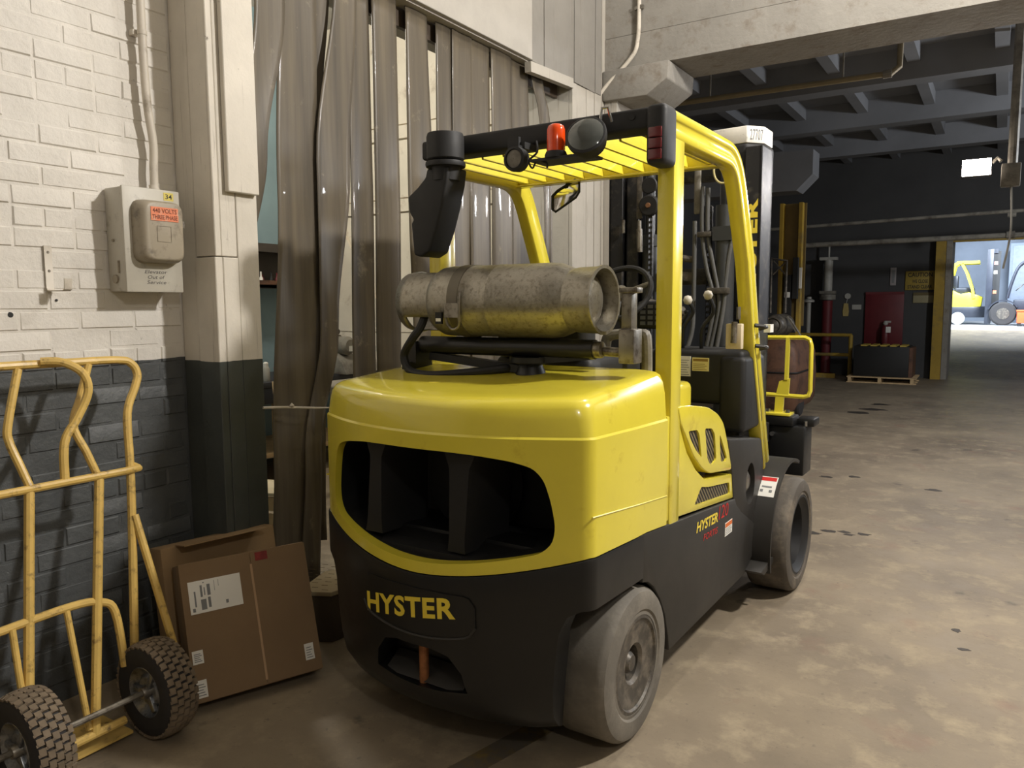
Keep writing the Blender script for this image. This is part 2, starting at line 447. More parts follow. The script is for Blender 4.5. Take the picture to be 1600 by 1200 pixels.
fl = struct('floor', MB().box(-8, 7, -5, 18.0, -.12, 0), MT['floor'])
obj('painted_stripe', MB().prism([(-1.55, 1.70), (-1.45, 1.72), (-1.30, 2.32), (-1.40, 2.32)], 'z', .0, .0015),
    mat('worn_yellow_floor_paint', (120, 98, 44), .8, var=.3, scale=14, dirt=(92, 84, 72), dirt_amt=.6, dscale=9), fl, label='worn yellow floor stripe')
sp = MB(); rnd = random.Random(9)
for (x, y, r) in ((-1.24, 7.17, .05), (-1.03, 7.3, .045), (-.99, 5.35, .04), (-.91, 5.45, .035), (-.82, 5.48, .03), (-.78, 5.43, .03), (-.70, 5.49, .035), (-.4, 7.1, .05), (-1.61, 11.63, .12), (-1.48, 12.08, .14), (-1.47, 12.74, .12), (-.10, 4.07, .022), (-.06, 3.86, .018)):
    sp.prism([(x + r * rnd.uniform(.5, 1.2) * 1.4 * math.cos(a), y + r * rnd.uniform(.5, 1.2) * math.sin(a)) for a in [i * math.pi / 5 for i in range(10)]], 'z', 0, .0012)
obj('oil_spots', sp, mat('dark_oil', (58, 52, 46), .6, var=.3, scale=60), fl, kind='stuff')
struct('floor_ramp', MB().prism([(18.0, -.12), (18.0, 0), (25.5, .74), (25.5, -.12)], 'x', -4, 7), MT['floor'])
struct('floor_upper', MB().box(-9, 12, 25.5, 46, .5, .74), mat('pale_far_floor', (190, 192, 194), .6, var=.08, scale=2))

# ---- near left brick wall
WX = -3.05
wl = struct('wall_left', MB().box(-3.35, WX - .0035, -5, 2.31, 0, 5.4), MT['wall2'])
def brick_mesh(L, h, seed):
    rnd = random.Random(seed); mb = MB(); d = .05
    j = lambda a: (rnd.random() - .5) * a
    x = [d + j(.006) for _ in range(4)]
    e = .005
    # back rim + front face with a chamfer
    vs = [(0, 0, 0), (0, L, 0), (0, L, h), (0, 0, h),
          (d - e, j(.004), j(.005)), (d - e, L + j(.004), j(.005)), (d - e, L + j(.004), h + j(.005)), (d - e, j(.004), h + j(.005)),
          (x[0], e, e), (x[1], L - e, e), (x[2], L - e, h - e), (x[3], e, h - e)]
    fs = [(4, 0, 1, 5), (5, 1, 2, 6), (6, 2, 3, 7), (7, 3, 0, 4), (8, 4, 5, 9), (9, 5, 6, 10), (10, 6, 7, 11), (11, 7, 4, 8), (8, 9, 10, 11)]
    me = mb.add(vs, fs).mesh('brick'); smooth(me, 25); me.materials.append(MT['wall2']); return me
CH, BL, BH, JT = .077, .216, .0705, .007
full = [brick_mesh(BL, BH, i) for i in range(6)]; half = [brick_mesh(BL / 2 - JT / 2, BH, 20 + i) for i in range(4)]
rest = MB(); nb = 0; rnd = random.Random(3)
for c in range(52):
    z = c * CH; header = (c % 7 == 3)
    y = 2.09 if c % 2 else 2.09 - (BL + JT) / 2
    if c % 2 == 0:
        seq_first = True
    else: seq_first = False
    yy = 2.09
    if seq_first: lens = [BL / 2 - JT / 2]
    else: lens = []
    while sum(lens) + JT * len(lens) < 2.6: lens.append((BL / 2 - JT / 2) if header else BL)
    for L in lens:
        y0 = yy - L; yy = y0 - JT
        if y0 < -.4: continue
        pool = full if L > .15 else half
        if y0 > .93 and z < 2.98 and nb < 300:
            o = bpy.data.objects.new('brick', rnd.choice(pool)); COL.objects.link(o); o.parent = wl
            o.location = (WX - .05 + rnd.uniform(-.003, .002), y0, z); nb += 1
        else:
            rest.box(WX - .05, WX + rnd.uniform(-.003, .002), y0, y0 + L, z, z + BH)
obj('brick_courses', rest, MT['wall2'], wl, kind='stuff')
# drilled holes and scars in the brick
hm = MB()
for (y, z, r) in ((1.396, 1.522, .010), (1.562, 1.575, .005), (1.30, 2.11, .005)):
    hm.lathe([(r, WX - .01), (r, WX + .0035)], 12, 'x', (0, y, z))
obj('drill_hole', hm, MT['ink'], wl)

# ---- boarded pilaster
px = -2.80
p1 = struct('trim_1', MB().box(-3.05, px - .03, 2.125, 2.30, 0, 5.4), MT['trim2'])
for (x0, x1, y0, y1, z0, z1) in ((-3.05, -2.932, 2.098, 2.125, 0, 5.4), (-2.928, px, 2.095, 2.125, 1.76, 5.4), (-2.928, px + .006, 2.087, 2.125, 0, 1.755),
                                 (px - .03, px, 2.126, 2.205, 1.76, 5.4), (px - .03, px + .008, 2.126, 2.203, 0, 1.755), (px - .03, px, 2.209, 2.32, 0, 5.4),
                                 (px + .004, px + .032, 2.150, 2.31, 2.03, 5.4), (-3.25, px - .03, 2.30, 2.32, 0, 5.4)):
    obj('board', MB().box(x0, x1, y0, y1, z0, z1), MT['trim2'], p1, bevel=.003, seg=1)
# ---- lintel over the opening
p2 = struct('trim_2', MB().box(-3.25, px - .03, 2.32, 5.78, 3.23, 5.4), MT['trimw'])
obj('panel', MB().box(px - .03, px, 2.32, 4.705, 3.215, 5.4), MT['trimp'], p2, bevel=.003, seg=1)
y = 4.71; rnd = random.Random(5)
while y < 5.77:
    wd = rnd.choice((.11, .135, .16)); y1 = min(y + wd, 5.78)
    obj('plank', MB().box(px - .03, px + rnd.uniform(-.005, .004), y, y1 - .004, 3.21, 5.4), MT['trimg'], p2, bevel=.002, seg=1); y = y1
obj('batten', MB().bar((px - .01, 4.66, 3.16), (px - .01, 5.28, 3.19), .05, .07), MT['trimw'], p2)
obj('soffit_board', MB().box(-3.25, px - .03, 2.32, 5.30, 3.205, 3.23), MT['trimw'], p2)
# ---- far jamb post and column
p3 = struct('trim_3', MB().box(-3.25, px - .03, 5.32, 5.78, 0, 3.23), MT['trimw'])
y = 5.29
for wd in (.07, .17, .13, .12):
    obj('plank', MB().box(px - .03, px + rnd.uniform(-.004, .008), y, y + wd - .004, 0, 3.205), MT['trimw'], p3, bevel=.002, seg=1); y += wd
obj('plank', MB().box(-3.25, px - .032, 5.29, 5.318, 0, 3.205), MT['trimw'], p3)
p4 = struct('trim_4', MB().box(-3.05, -2.70, 5.87, 6.35, 0, 3.2), MT['trimw'])
for a, b in ((-2.80, -2.745), (-2.742, -2.69)):
    obj('plank', MB().box(a, b, 5.845, 5.87, 0, 3.17), MT['trimw'], p4, bevel=.002, seg=1)
obj('plank', MB().box(-3.05, -2.803, 5.80, 5.87, 0, 5.4), MT['trimw'], p4)
# ---- concrete beam and corbel
bm = MB().box(-3.05, 7, 5.85, 6.4, 3.41, 3.66).box(-3.05, 7, 5.856, 6.4, 3.665, 3.98).box(-3.05, 7, 5.848, 6.4, 3.985, 5.4).box(-3.05, 7, 5.87, 6.38, 3.6, 4.1)
struct('concrete_beam', bm, MT['concrete'])
struct('corbel', MB().prism([(-2.80, 3.17), (-2.42, 3.165), (-2.25, 3.27), (-2.24, 3.405), (-2.80, 3.405)], 'y', 5.80, 6.38), MT['concrete'], bevel=.012)
# ---- shell
struct('ceiling', MB().box(-3.3, 7, -5, 6.4, 5.4, 5.6), MT['ceil2'])
struct('wall_right', MB().box(6.0, 6.3, -5, 6.4, 0, 5.4), mat('right_wall_paint', (170, 162, 150), .8))
struct('wall_near', MB().box(-3.3, 6.3, -5.3, -5, 0, 5.4), mat('near_wall_paint', (150, 146, 138), .8))
cf = struct('ceiling_far', MB().box(-7, 7, 6.4, 18.2, 4.6, 4.8), MT['ceil'])
for Y in (8.3, 10.7, 13.1, 15.5):
    obj('cross_beam', MB().box(-7, 7, Y, Y + .3, 4.22, 4.6), MT['ceil'], cf)
for i in range(13):
    X = -5.6 + i * .9
    obj('joist', MB().box(X, X + .14, 6.4, 17.6, 4.42, 4.6), MT['ceil'], cf)
struct('wall_far_left', MB().box(-5.3, -5.0, 6.4, 17.6, 0, 4.6), MT['charc'])
struct('wall_far_right', MB().box(6.0, 6.3, 6.4, 17.6, 0, 4.6), MT['charc'])
struct('haunch_beam', MB().prism([(-5, 3.18), (-2.62, 3.18), (-2.40, 3.40), (-2.40, 3.75), (-5, 3.75)], 'y', 11.95, 12.4), MT['ceil'])
wb = struct('wall_back', MB().box(-5.3, -1.13, 17.6, 18.0, 0, 4.6).box(-1.13, 6.3, 17.6, 18.0, 2.75, 4.6).box(2.6, 6.3, 17.6, 18.0, 0, 2.75), MT['charc'])
obj('lintel_angle', MB().box(-1.13, 2.6, 17.5, 17.6, 2.70, 2.82), MT['ycol'], wb)
d1 = struct('door_1', MB().box(-.95, -.85, 17.45, 18.4, 0, 2.75), MT['concrete'])
obj('door_post', MB().box(-1.13, -.955, 17.4, 17.6, 0, 2.75), MT['ycol'], d1, label='yellow painted steel door post')
# far hall beyond the opening
struct('wall_far_hall', MB().box(-9, 12, 37, 37.3, .74, 7), mat('far_hall_wall', (120, 128, 140), .8, var=.2, scale=.6))
struct('ceiling_far_hall', MB().box(-9, 12, 18.2, 37, 6.6, 6.8), MT['charc'])
struct('wall_far_hall_left', MB().box(-9.3, -9, 18.0, 37, 0, 6.6), MT['charc'])
struct('wall_far_hall_right', MB().box(9, 9.3, 18.0, 37, 0, 6.6), MT['charc'])
# ---- room behind the strip curtain
struct('wall_workroom_left', MB().box(-6.4, -6.2, 1.3, 6.2, 0, 4.4), MT['blue'])
struct('wall_workroom_near', MB().box(-6.3, -3.2, 1.1, 1.3, 0, 4.4), MT['blue'])
ww = struct('wall_workroom_end', MB().box(-6.3, -3.05, 6.05, 6.25, 0, 4.4), MT['wboard'])
struct('ceiling_workroom', MB().box(-6.4, -3.2, 1.1, 6.25, 4.4, 4.5), MT['ceil2'])
for z0, z1, t in ((0, 1.262, .03), (1.27, 2.46, .03), (2.475, 2.60, .045), (2.612, 3.17, .03), (3.185, 3.31, .045), (3.325, 4.4, .03)):
    xs = (-6.2, -5.32, -4.46, -3.6, -3.06) if t < .04 else (-6.2, -4.6, -3.06)
    for a, b in zip(xs[:-1], xs[1:]):
        obj('board', MB().box(a + .004, b - .004, 6.05 - t, 6.05, z0, z1), MT['wboard'], ww, bevel=.002, seg=1)
for p, q in (((-6.0, 5.99, 2.40), (-5.35, 5.99, 1.35)), ((-4.5, 5.99, 2.40), (-3.8, 5.99, 1.35))):
    obj('brace_board', MB().bar(p, q, .11, .03, (0, 1, 0)), MT['wboard'], ww)
# beams on the workroom wall
obj('wall_shelf', MB().box(-6.2, -5.95, 2.0, 5.9, 2.06, 2.14).box(-6.2, -6.16, 2.0, 5.9, 1.72, 2.06), mat('dark_shelf_board', (70, 64, 58), .7),
    label='dark shelf on blue wall seen through the strip curtain', cat='shelf')

# ================================================================== strip curtain
sc = thing('strip_curtain', 'smoky brown plastic strip curtain hanging in the wide doorway', 'strip curtain', (-2.865, 3.85, 0))
obj('mounting_rail', MB().box(-.09, -.06, -1.5, 1.43, 3.10, 3.203), mat('rail_brown', (70, 58, 46), .6), sc)
STR = [
 (.035, [(2.50, 2.70, 3.15), (2.49, 2.67, 2.98), (2.40, 2.53, 2.26), (2.34, 2.43, 1.7)]),
 (.0, [(2.655, 2.895, 3.15), (2.596, 2.862, 2.11), (2.513, 2.77, .83), (2.46, 2.715, .05)]),
 (-.05, [(2.86, 3.016, 3.15), (2.862, 2.93, 2.45), (2.82, 2.90, 1.2), (2.76, 2.85, .3)]),
 (.03, [(3.011, 3.17, 3.15), (2.84, 3.085, 2.27), (2.831, 2.959, 1.41), (2.70, 2.80, .82), (2.64, 2.76, .1)]),
 (-.02, [(3.145, 3.285, 3.17), (3.112, 3.285, 2.23), (3.098, 3.266, 1.25), (3.09, 3.26, .05)]),
 (.015, [(3.291, 3.493, 3.17), (3.286, 3.493, 2.19), (3.274, 3.473, 1.24), (3.27, 3.47, .05)]),
 (.0, [(3.586, 3.782, 3.17), (3.573, 3.817, 2.22), (3.602, 3.855, 1.22), (3.61, 3.86, .05)]),
 (-.015, [(3.878, 4.045, 3.17), (3.878, 4.06, 2.25), (3.88, 4.06, .05)]),
 (.012, [(4.025, 4.235, 3.17), (4.025, 4.245, 2.27), (4.03, 4.25, .05)]),
 (-.012, [(4.212, 4.458, 3.17), (4.208, 4.458, 2.3), (4.21, 4.46, .05)]),
 (.012, [(4.458, 4.715, 3.17), (4.468, 4.730, 2.33), (4.47, 4.74, .05)]),
 (-.012, [(4.712, 4.955, 3.17), (4.735, 4.995, 2.36), (4.74, 5.0, .05)]),
 (.03, [(4.960, 5.12, 3.17), (5.10, 5.26, 2.9), (5.16, 5.285, 2.3), (5.17, 5.285, .05)])]
for k, (off, ks) in enumerate(STR):
    ks = [(a * .963, b * .963, 3.2 if i == 0 else max(.03, 1.55 + (c - 1.55) * .963)) for i, (a, b, c) in enumerate(ks)]
    rnd = random.Random(40 + k); rows = []; nz = 26; nw = 8
    zs = [q[2] for q in ks]
    curl = rnd.uniform(.012, .03) * rnd.choice((-1, 1)) * (.25 if k == 0 else 1); ph = rnd.uniform(0, 6)
    for i in range(nz + 1):
        z = zs[0] + (zs[-1] - zs[0]) * i / nz
        for a in range(len(ks) - 1):
            if ks[a][2] >= z >= ks[a + 1][2] - 1e-6: break
        t = (ks[a][2] - z) / (ks[a][2] - ks[a + 1][2]); t = t * t * (3 - 2 * t) if len(ks) > 3 else t
        l = ks[a][0] * (1 - t) + ks[a + 1][0] * t; r = ks[a][1] * (1 - t) + ks[a + 1][1] * t
        g = i / nz
        row = []
        for j in range(nw + 1):
            s = j / nw; bulge = curl * (1 - (2 * s - 1) ** 2) * (.3 + g) + .012 * math.sin(ph + g * 7 + s * 2.2) * g
            row.append((off * .5 - .012 + bulge * .8 + .02 * math.sin(ph + 3 * g) * g, l + (r - l) * s - 3.85, z))
        rows.append(row)
    o = obj('strip', MB().grid(rows), MT['pvc'], sc, ang=80)
    m = o.modifiers.new('t', 'SOLIDIFY'); m.thickness = .004; m.offset = 0

# ================================================================== wall things
eb = thing('disconnect_switch', 'grey electrical disconnect switch box with taupe domed cover on the brick wall', 'switch box', (-3.05, 1.77, 1.607))
obj('back_box', MB().box(.0, .118, .004, .246, .003, .413), MT['elec'], eb, bevel=.006)
obj('front_plate', MB().box(.118, .13, 0, .25, 0, .416), MT['elec'], eb, bevel=.004)
cv = []
for i in range(9):  # domed cover: stacked rounded rectangles
    a = i / 8; d = .066 * math.sin(a * math.pi / 2); ins = .03 * (1 - math.cos(a * math.pi / 2))
    y0, y1, z0, z1 = .033 + ins, .236 - ins, .116 + ins * .6, .367 - ins * .6
    P = rpoly([(y0, z0), (y1, z0), (y1, z1), (y0, z1)], .045 - ins * .3, 4)
    cv.append([(.13 + d, p[0], p[1]) for p in P])
mb = MB(); n = len(cv[0])
mb.add([v for R in cv for v in R], [(i * n + j, i * n + (j + 1) % n, (i + 1) * n + (j + 1) % n, (i + 1) * n + j) for i in range(8) for j in range(n)] + [tuple(8 * n + j for j in range(n))])
cov = obj('domed_cover', mb, MT['elec2'], eb, ang=50)
obj('raised_rim', MB().tube([(.197, .10, .20), (.197, .10, .262), (.197, .16, .262), (.197, .16, .20)], .0012, 5, closed=True), MT['elec2'], cov)
obj('warning_sticker', MB().box(.1965, .198, .075, .195, .282, .336), mat('faded_orange_label', (222, 130, 92), .6, var=.1, dirt=(200, 180, 160), dirt_amt=.2, dscale=40), cov, label='faded orange voltage sticker')
def on_x(x): return lambda a, b, d: (x + d, a, b)
def off(fn, da, db): return lambda a, b, d: fn(a + da, b + db, d)
obj('sticker_text', text_fit('440 VOLTS', .105, .018, off(on_x(.1987), .135, .322), bold=.01).add(*[t for t in (lambda m: (m.v, m.f))(text_fit('THREE PHASE', .11, .017, off(on_x(.1987), .135, .297), bold=.01))]), mat('brown_print', (110, 52, 30), .6), cov)
ns = obj('number_sticker', MB().box(.13, .1312, .178, .222, .374, .406), mat('yellow_sticker', (214, 196, 96), .6), eb)
obj('number_text', text_fit('34', .03, .02, off(on_x(.1318), .2, .39), bold=.01), MT['ink'], ns)
hw = MB()
for i, (s, wd) in enumerate((('Elevator', .10), ('Out of', .075), ('Service', .085))):
    m = text_fit(s, wd, .014, off(on_x(.1308), .128, .082 - i * .021), shear=.2); hw.add(m.v, m.f)
obj('marker_writing', hw, mat('faded_marker', (92, 88, 84), .7), eb)
obj('latch', MB().box(.10, .14, .25, .262, .268, .296).lathe([(.008, .25), (.008, .266)], 10, 'y', (.13, 0, .282)), MT['steel'], eb)
obj('knockout', MB().lathe([(.017, -.004), (.017, .006)], 16, 'y', (.055, 0, .052)).lathe([(.006, -.003), (.006, .006)], 12, 'y', (.05, 0, .205)).box(.075, .082, -.002, .006, .075, .125), MT['elec2'], eb)

cd = thing('wall_conduit', 'off white painted conduit rising from the disconnect switch', 'conduit', (-3.0, 1.96, 2.02))
pth = bez([(.0, .002, .0), (.0, .004, .10), (.0, .008, .20), (.0, -.010, .36), (.0, -.016, .60), (.0, -.015, 1.2), (0, -.015, 3.3)], 5)
obj('pipe', MB().tube(pth, .0165, 12), MT['conduit'], cd)
obj('pipe_strap', MB().lathe([(.0185, -.010), (.0195, 0), (.0185, .010)], 14, 'z', (0, -.016, .635)).box(-.045, -.016, -.045, -.012, .625, .645), MT['conduit'], cd)
obj('connector', MB().lathe([(.024, -.004), (.024, .012), (.019, .02), (.019, .03)], 14, 'z'), MT['conduit'], cd)

hk = thing('wall_hook', 'off white flat steel hook screwed to the brick wall', 'hook', (-3.047, 1.54, 1.61))
obj('hook_strap', MB().sweep([(.003, 0, .17), (.003, 0, .012), (.01, 0, .002), (.022, .004, 0), (.085, .016, .0), (.094, .018, .006), (.098, .018, .045)],
    [(-.014, -.002), (.014, -.002), (.014, .002), (-.014, .002)], ref=(0, 1, 0)), MT['conduit'], hk)
obj('screw', MB().lathe([(.006, .004), (.004, .008)], 10, 'x', (0, 0, .145)).lathe([(.006, .004), (.004, .008)], 10, 'x', (0, 0, .075)), MT['steel'], hk)

bc = thing('beam_conduit', 'thin pale conduit curving down across the concrete beam to the column', 'conduit', (-2.52, 5.83, 3.5))
obj('pipe', MB().tube(bez([(.02, 0, 1.1), (.02, 0, .4), (.01, 0, .1), (-.05, 0, -.03), (-.27, -.03, -.24), (-.325, -.05, -.35), (-.335, -.05, -.5), (-.335, -.05, -.75)], 6), .016, 10), MT['conduit'], bc)
obj('saddle', MB().box(-.365, -.305, -.045, -.03, -.52, -.49).box(-.015, .055, -.012, .015, .33, .36), MT['steel'], bc)

# ================================================================== hand truck
ht = thing('hand_truck', 'worn yellow tubular hand truck with two pneumatic wheels against the brick wall', 'hand truck', (-2.52, 1.3, 0))
def T(p): return (p[0] + 2.52, p[1] - 1.3, p[2])
def ht_tube(name, pts, r=.0155, sm=5, label=None):
    P = [T(p) for p in pts]
    return obj(name, MB().tube(bez(P, sm) if sm else P, r, 10), MT['htyel'], ht, label=label)
ht_tube('outer_rail', [(-2.624, 1.535, .20), (-2.742, 1.629, .775), (-2.787, 1.660, .962), (-2.83, 1.687, 1.141), (-2.852, 1.737, 1.235), (-2.864, 1.757, 1.283), (-2.873, 1.742, 1.325), (-2.878, 1.69, 1.344),
                       (-2.879, 1.487, 1.347), (-2.88, 1.197, 1.349), (-2.88, .88, 1.349), (-2.873, .81, 1.325), (-2.864, .80, 1.283), (-2.83, .84, 1.141), (-2.787, .86, .962), (-2.742, .885, .775), (-2.624, .96, .20)])
ht_tube('cross_bar', [(-2.80, .86, .95), (-2.776, .88, .932), (-2.766, 1.1, .932), (-2.766, 1.409, .932), (-2.762, 1.655, .932), (-2.775, 1.676, .937), (-2.79, 1.664, .945)], .0145, 3)
ht_tube('wheel_brace', [(-2.73, 1.632, .765), (-2.53, 1.66, .19)], .0145, 0)
ht_tube('wheel_brace', [(-2.73, .888, .765), (-2.50, .90, .19)], .0145, 0)
ht_tube('curved_handle', [(-2.868, 1.40, 1.357), (-2.84, 1.46, 1.352), (-2.81, 1.515, 1.31), (-2.80, 1.525, 1.24), (-2.80, 1.48, 1.15), (-2.79, 1.425, 1.07), (-2.772, 1.408, .940)])
ht_tube('inner_rail', [(-2.875, 1.573, 1.335), (-2.86, 1.528, 1.219), (-2.84, 1.485, 1.12), (-2.80, 1.505, 1.02), (-2.772, 1.524, .935)], .014)
ht_tube('inner_rail', [(-2.874, 1.327, 1.335), (-2.84, 1.268, 1.155), (-2.83, 1.262, 1.096), (-2.80, 1.278, 1.01), (-2.772, 1.292, .935)], .014)
ht_tube('upright', [(-2.77, 1.529, .926), (-2.575, 1.352, .075)], .0165, 0)
ht_tube('upright', [(-2.77, 1.287, .926), (-2.585, 1.140, .085)], .0165, 0)
ht_tube('hoop', [(-2.60, .97, .16), (-2.655, .985, .44), (-2.672, 1.02, .50), (-2.677, 1.126, .507), (-2.679, 1.351, .513), (-2.675, 1.45, .497), (-2.663, 1.497, .447), (-2.625, 1.50, .25)], .0145)
ht_tube('strut', [(-2.669, 1.158, .505), (-2.585, 1.15, .10)], .011, 0)
ht_tube('strut', [(-2.676, 1.335, .505), (-2.58, 1.336, .10)], .011, 0)
ht_tube('foot_bar', [(-2.575, 1.0, .075), (-2.575, 1.46, .078)], .015, 0)
obj('toe_plate', MB().box(-.30, -.06, -.30, .19, .012, .022), MT['htyel'], ht)
obj('axle', MB().tube([(0, -.37, .175), (0, .36, .175)], .011, 10), MT['steel'], ht)
def pneu(yc, name):
    t = obj('tire', MB().lathe([(.088, -.05), (.12, -.058), (.150, -.056), (.164, -.048), (.168, -.02), (.169, 0), (.168, .02), (.164, .048), (.150, .056), (.12, .058), (.088, .05), (.088, -.05)], 40, 'y', (0, yc, .175), False, False), MT['htrubd'], ht, ang=60)
    tr = MB()
    for row, (yy, rad, tilt) in enumerate(((-.042, .163, .35), (-.022, .1675, .1), (0, .1685, 0), (.022, .1675, -.1), (.042, .163, -.35))):
        nn = 34
        for i in range(nn):
            a = 2 * math.pi * (i + .5 * (row % 2)) / nn
            m = Matrix.Translation((0, yc, .175)) @ Matrix.Rotation(a, 4, 'Y') @ Matrix.Translation((0, yy, rad)) @ Matrix.Rotation(tilt, 4, 'X')
            tr.box(-.0115, .0115, -.0095, .0095, -.002, .0075, m)
            tr.box(.004, .0125, -.0125, -.006, -.002, .0075, m)
    obj('tread', tr, MT['htrub'], t, kind='stuff')
    rim = obj('rim', MB().lathe([(.020, -.035), (.05, -.038), (.062, -.028), (.078, -.040), (.090, -.052), (.094, -.05), (.094, .05), (.090, .052), (.078, .04), (.05, .038), (.02, .035)], 36, 'y', (0, yc, .175)), MT['zinc'], ht, ang=40)
    sp = MB()
    for i in range(3):
        a = 2 * math.pi * i / 3 + .5
        m = Matrix.Translation((0, yc - .034, .175)) @ Matrix.Rotation(a, 4, 'Y')
        sp.box(-.012, .012, -.012, .004, .02, .078, m)
    obj('rim_web', sp, MT['zinc'], rim, bevel=.004)
    obj('hub', MB().lathe([(.019, -.062), (.022, -.055), (.022, .06), (.018, .066)], 18, 'y', (0, yc, .175)), MT['steel'], rim)
pneu(.255, 'r'); pneu(-.175, 'l')

# ================================================================== cardboard boxes by the pilaster
def carton(name, bl, u_ang, wd, h, dep, lean, label, m, stuff):
    root = thing(name, label, 'cardboard box', (bl[0], bl[1], bl[2] if len(bl) > 2 else 0), u_ang)
    # local: x along the width, -y is the back, z up the leaning face
    ML = Matrix.Rotation(lean, 4, 'X')
    stuff(root, ML, wd, h, dep, m); return root
def carton_body(root, ML, wd, h, dep, m):
    o = obj('carton_body', MB().box(0, wd, 0, dep, 0, h).xf(ML), m, root, bevel=.006)
    return o
ang = math.atan2(.926, .378)
def front_box(root, ML, wd, h, dep, m):
    b = carton_body(root, ML, wd, h, dep, m)
    obj('flap', MB().prism([(.0, .001), (.272, .001), (.272, -.0025), (.0, -.0025)], 'z', .004, h - .004).xf(ML), m, b)
    obj('flap', MB().prism([(.277, .001), (wd, .001), (wd, -.0025), (.277, -.0025)], 'z', .004, h - .004).xf(ML), m, b)
    obj('tape', MB().box(.270, .279, -.0034, -.0026, .02, h - .05).xf(ML), mat('clear_tape', (168, 134, 96), .2, coat=.4), root)
    obj('red_mark', MB().box(.295, .345, -.004, -.0025, h - .042, h - .008).xf(ML), mat('faded_red_print', (130, 44, 40), .7, var=.25, scale=40), root)
    sl = obj('shipping_label', MB().box(.025, .225, -.0042, -.0025, .330, .455).xf(ML), MT['white'], root, label='white shipping label')
    ink = MB()
    for (a, b_, c, d) in ((.062, .068, .36, .42), (.085, .105, .345, .385), (.086, .094, .395, .44), (.10, .104, .40, .43), (.112, .122, .35, .39), (.112, .124, .397, .44), (.14, .1415, .41, .45), (.156, .1575, .425, .45), (.178, .188, .352, .366), (.052, .062, .342, .356), (.098, .103, .446, .451)):
        ink.box(a - .018, b_ - .018, -.0046, -.0042, c - .004, d - .004)
    obj('label_print', ink.xf(ML), MT['grey_ink'], sl)
    for (x0, x1, z0, z1) in ((.01, .05, .145, .195), (.0, .05, .02, .085), (.44, .478, .05, .115)):
        s_ = obj('sticker', MB().box(x0, x1, -.0042, -.0025, z0, z1).xf(ML), MT['white'], root)
        pm = MB()
        for i in range(5):
            pm.box(x0 + .006, x1 - .006 - .004 * (i % 3), -.0046, -.0042, z0 + .008 + i * (z1 - z0 - .016) / 5, z0 + .011 + i * (z1 - z0 - .016) / 5)
        obj('sticker_print', pm.xf(ML), MT['grey_ink'], s_)
carton('cardboard_box', (-2.50, 1.69, .045), ang, .505, .53, .13, math.radians(-20), 'flat brown cardboard box with white shipping labels leaning beside the hand truck', MT['card'], front_box)
def rear_box(root, ML, wd, h, dep, m):
    b = carton_body(root, ML, wd, h, dep, m)
    obj('open_flap', MB().box(.06, .42, -.10, .0, h + .002, h + .006).xf(ML), m, b)
carton('cardboard_box', (-2.735, 1.77, .022), math.radians(78), .50, .555, .12, math.radians(-10), 'larger plain cardboard box standing behind the labelled one', MT['card2'], rear_box)

blk = thing('board_stack', 'pale marked board block on the floor between cardboard box and forklift', 'block', (-2.67, 2.55, 0))
P_ = [(-.02, -.14), (.065, -.165), (.145, -.125), (.16, .0), (.12, .14), (-.02, .18), (-.09, .06)]
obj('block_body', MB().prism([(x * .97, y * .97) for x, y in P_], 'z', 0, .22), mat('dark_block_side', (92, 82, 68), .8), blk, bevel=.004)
top = obj('top_board', MB().prism(P_, 'z', .22, .242), MT['foam'], blk, bevel=.004)
dm = MB()
for i in range(8):
    for j in range(5):
        x = -.16 + j * .065 + (i % 2) * .02; yv = -.12 + i * .042
        if x < .12 and yv < .12 - x * .3: dm.bar((x - .014, yv - .006, .2423), (x + .014, yv + .006, .2423), .003, .001)
obj('dash_marks', dm, mat('brown_dash_print', (110, 92, 66), .8), top)

# ================================================================== the forklift
FO = (-1.625, 2.448, 0); FR = math.radians(-1.0)
fk = thing('forklift', 'large yellow and black propane forklift seen from its counterweight end', 'forklift', FO, FR)
def Yr(x): return -.51 + .17 * (x / .58) ** 2
def outline(o=0.0, r=.04, hw=.60, yf=.25, nr=18, nc=6, ns=6):
    sx = hw - o; yc = Yr(sx) + o; A = (sx, yc + r); B = (sx - r, Yr(sx - r) + o); R = []
    for i in range(ns): t = i / ns; R.append((sx, yf + (A[1] - yf) * t))
    for i in range(nc): t = i / nc; R.append(((1 - t) ** 2 * A[0] + 2 * t * (1 - t) * sx + t * t * B[0], (1 - t) ** 2 * A[1] + 2 * t * (1 - t) * yc + t * t * B[1]))
    for i in range(nr + 1): x = B[0] * (1 - i / nr); R.append((x, Yr(x) + o))
    k = []
    for x, y in R: k.append((x * (1 - .022 * min(1, max(0, -y / .34))), y))
    return k + [(-x, y) for x, y in k[-2::-1]]
def body(rows):
    mb = MB(); n = len(rows[0]); h = (n + 1) // 2
    vs = [v for R in rows for v in R]; fs = []
    for i in range(len(rows) - 1):
        for j in range(n): fs.append((i * n + j, i * n + (j + 1) % n, (i + 1) * n + (j + 1) % n, (i + 1) * n + j))
    for base in (0, (len(rows) - 1) * n):
        for i in range(h - 1):
            a, b, c, d = i, i + 1, n - 2 - i, n - 1 - i
            fs.append(tuple(base + q for q in ((a, b, d) if b == c else (a, b, c, d))))
    return mb.add(vs, fs)
def seam(x, y):
    rear = .655 + .098 * (min(abs(x), .58) / .58) ** 1.7
    if y > -.33: rear = .753 - .013 * (y + .33) / .36 if y < .03 else .742 - .0977 * (y - .038)
    return rear
def belt(x, y): return 1.133 - .012 * max(0, y + .34) / .6
def slope(y): return .045 * (y + .36) / .6
rows = []
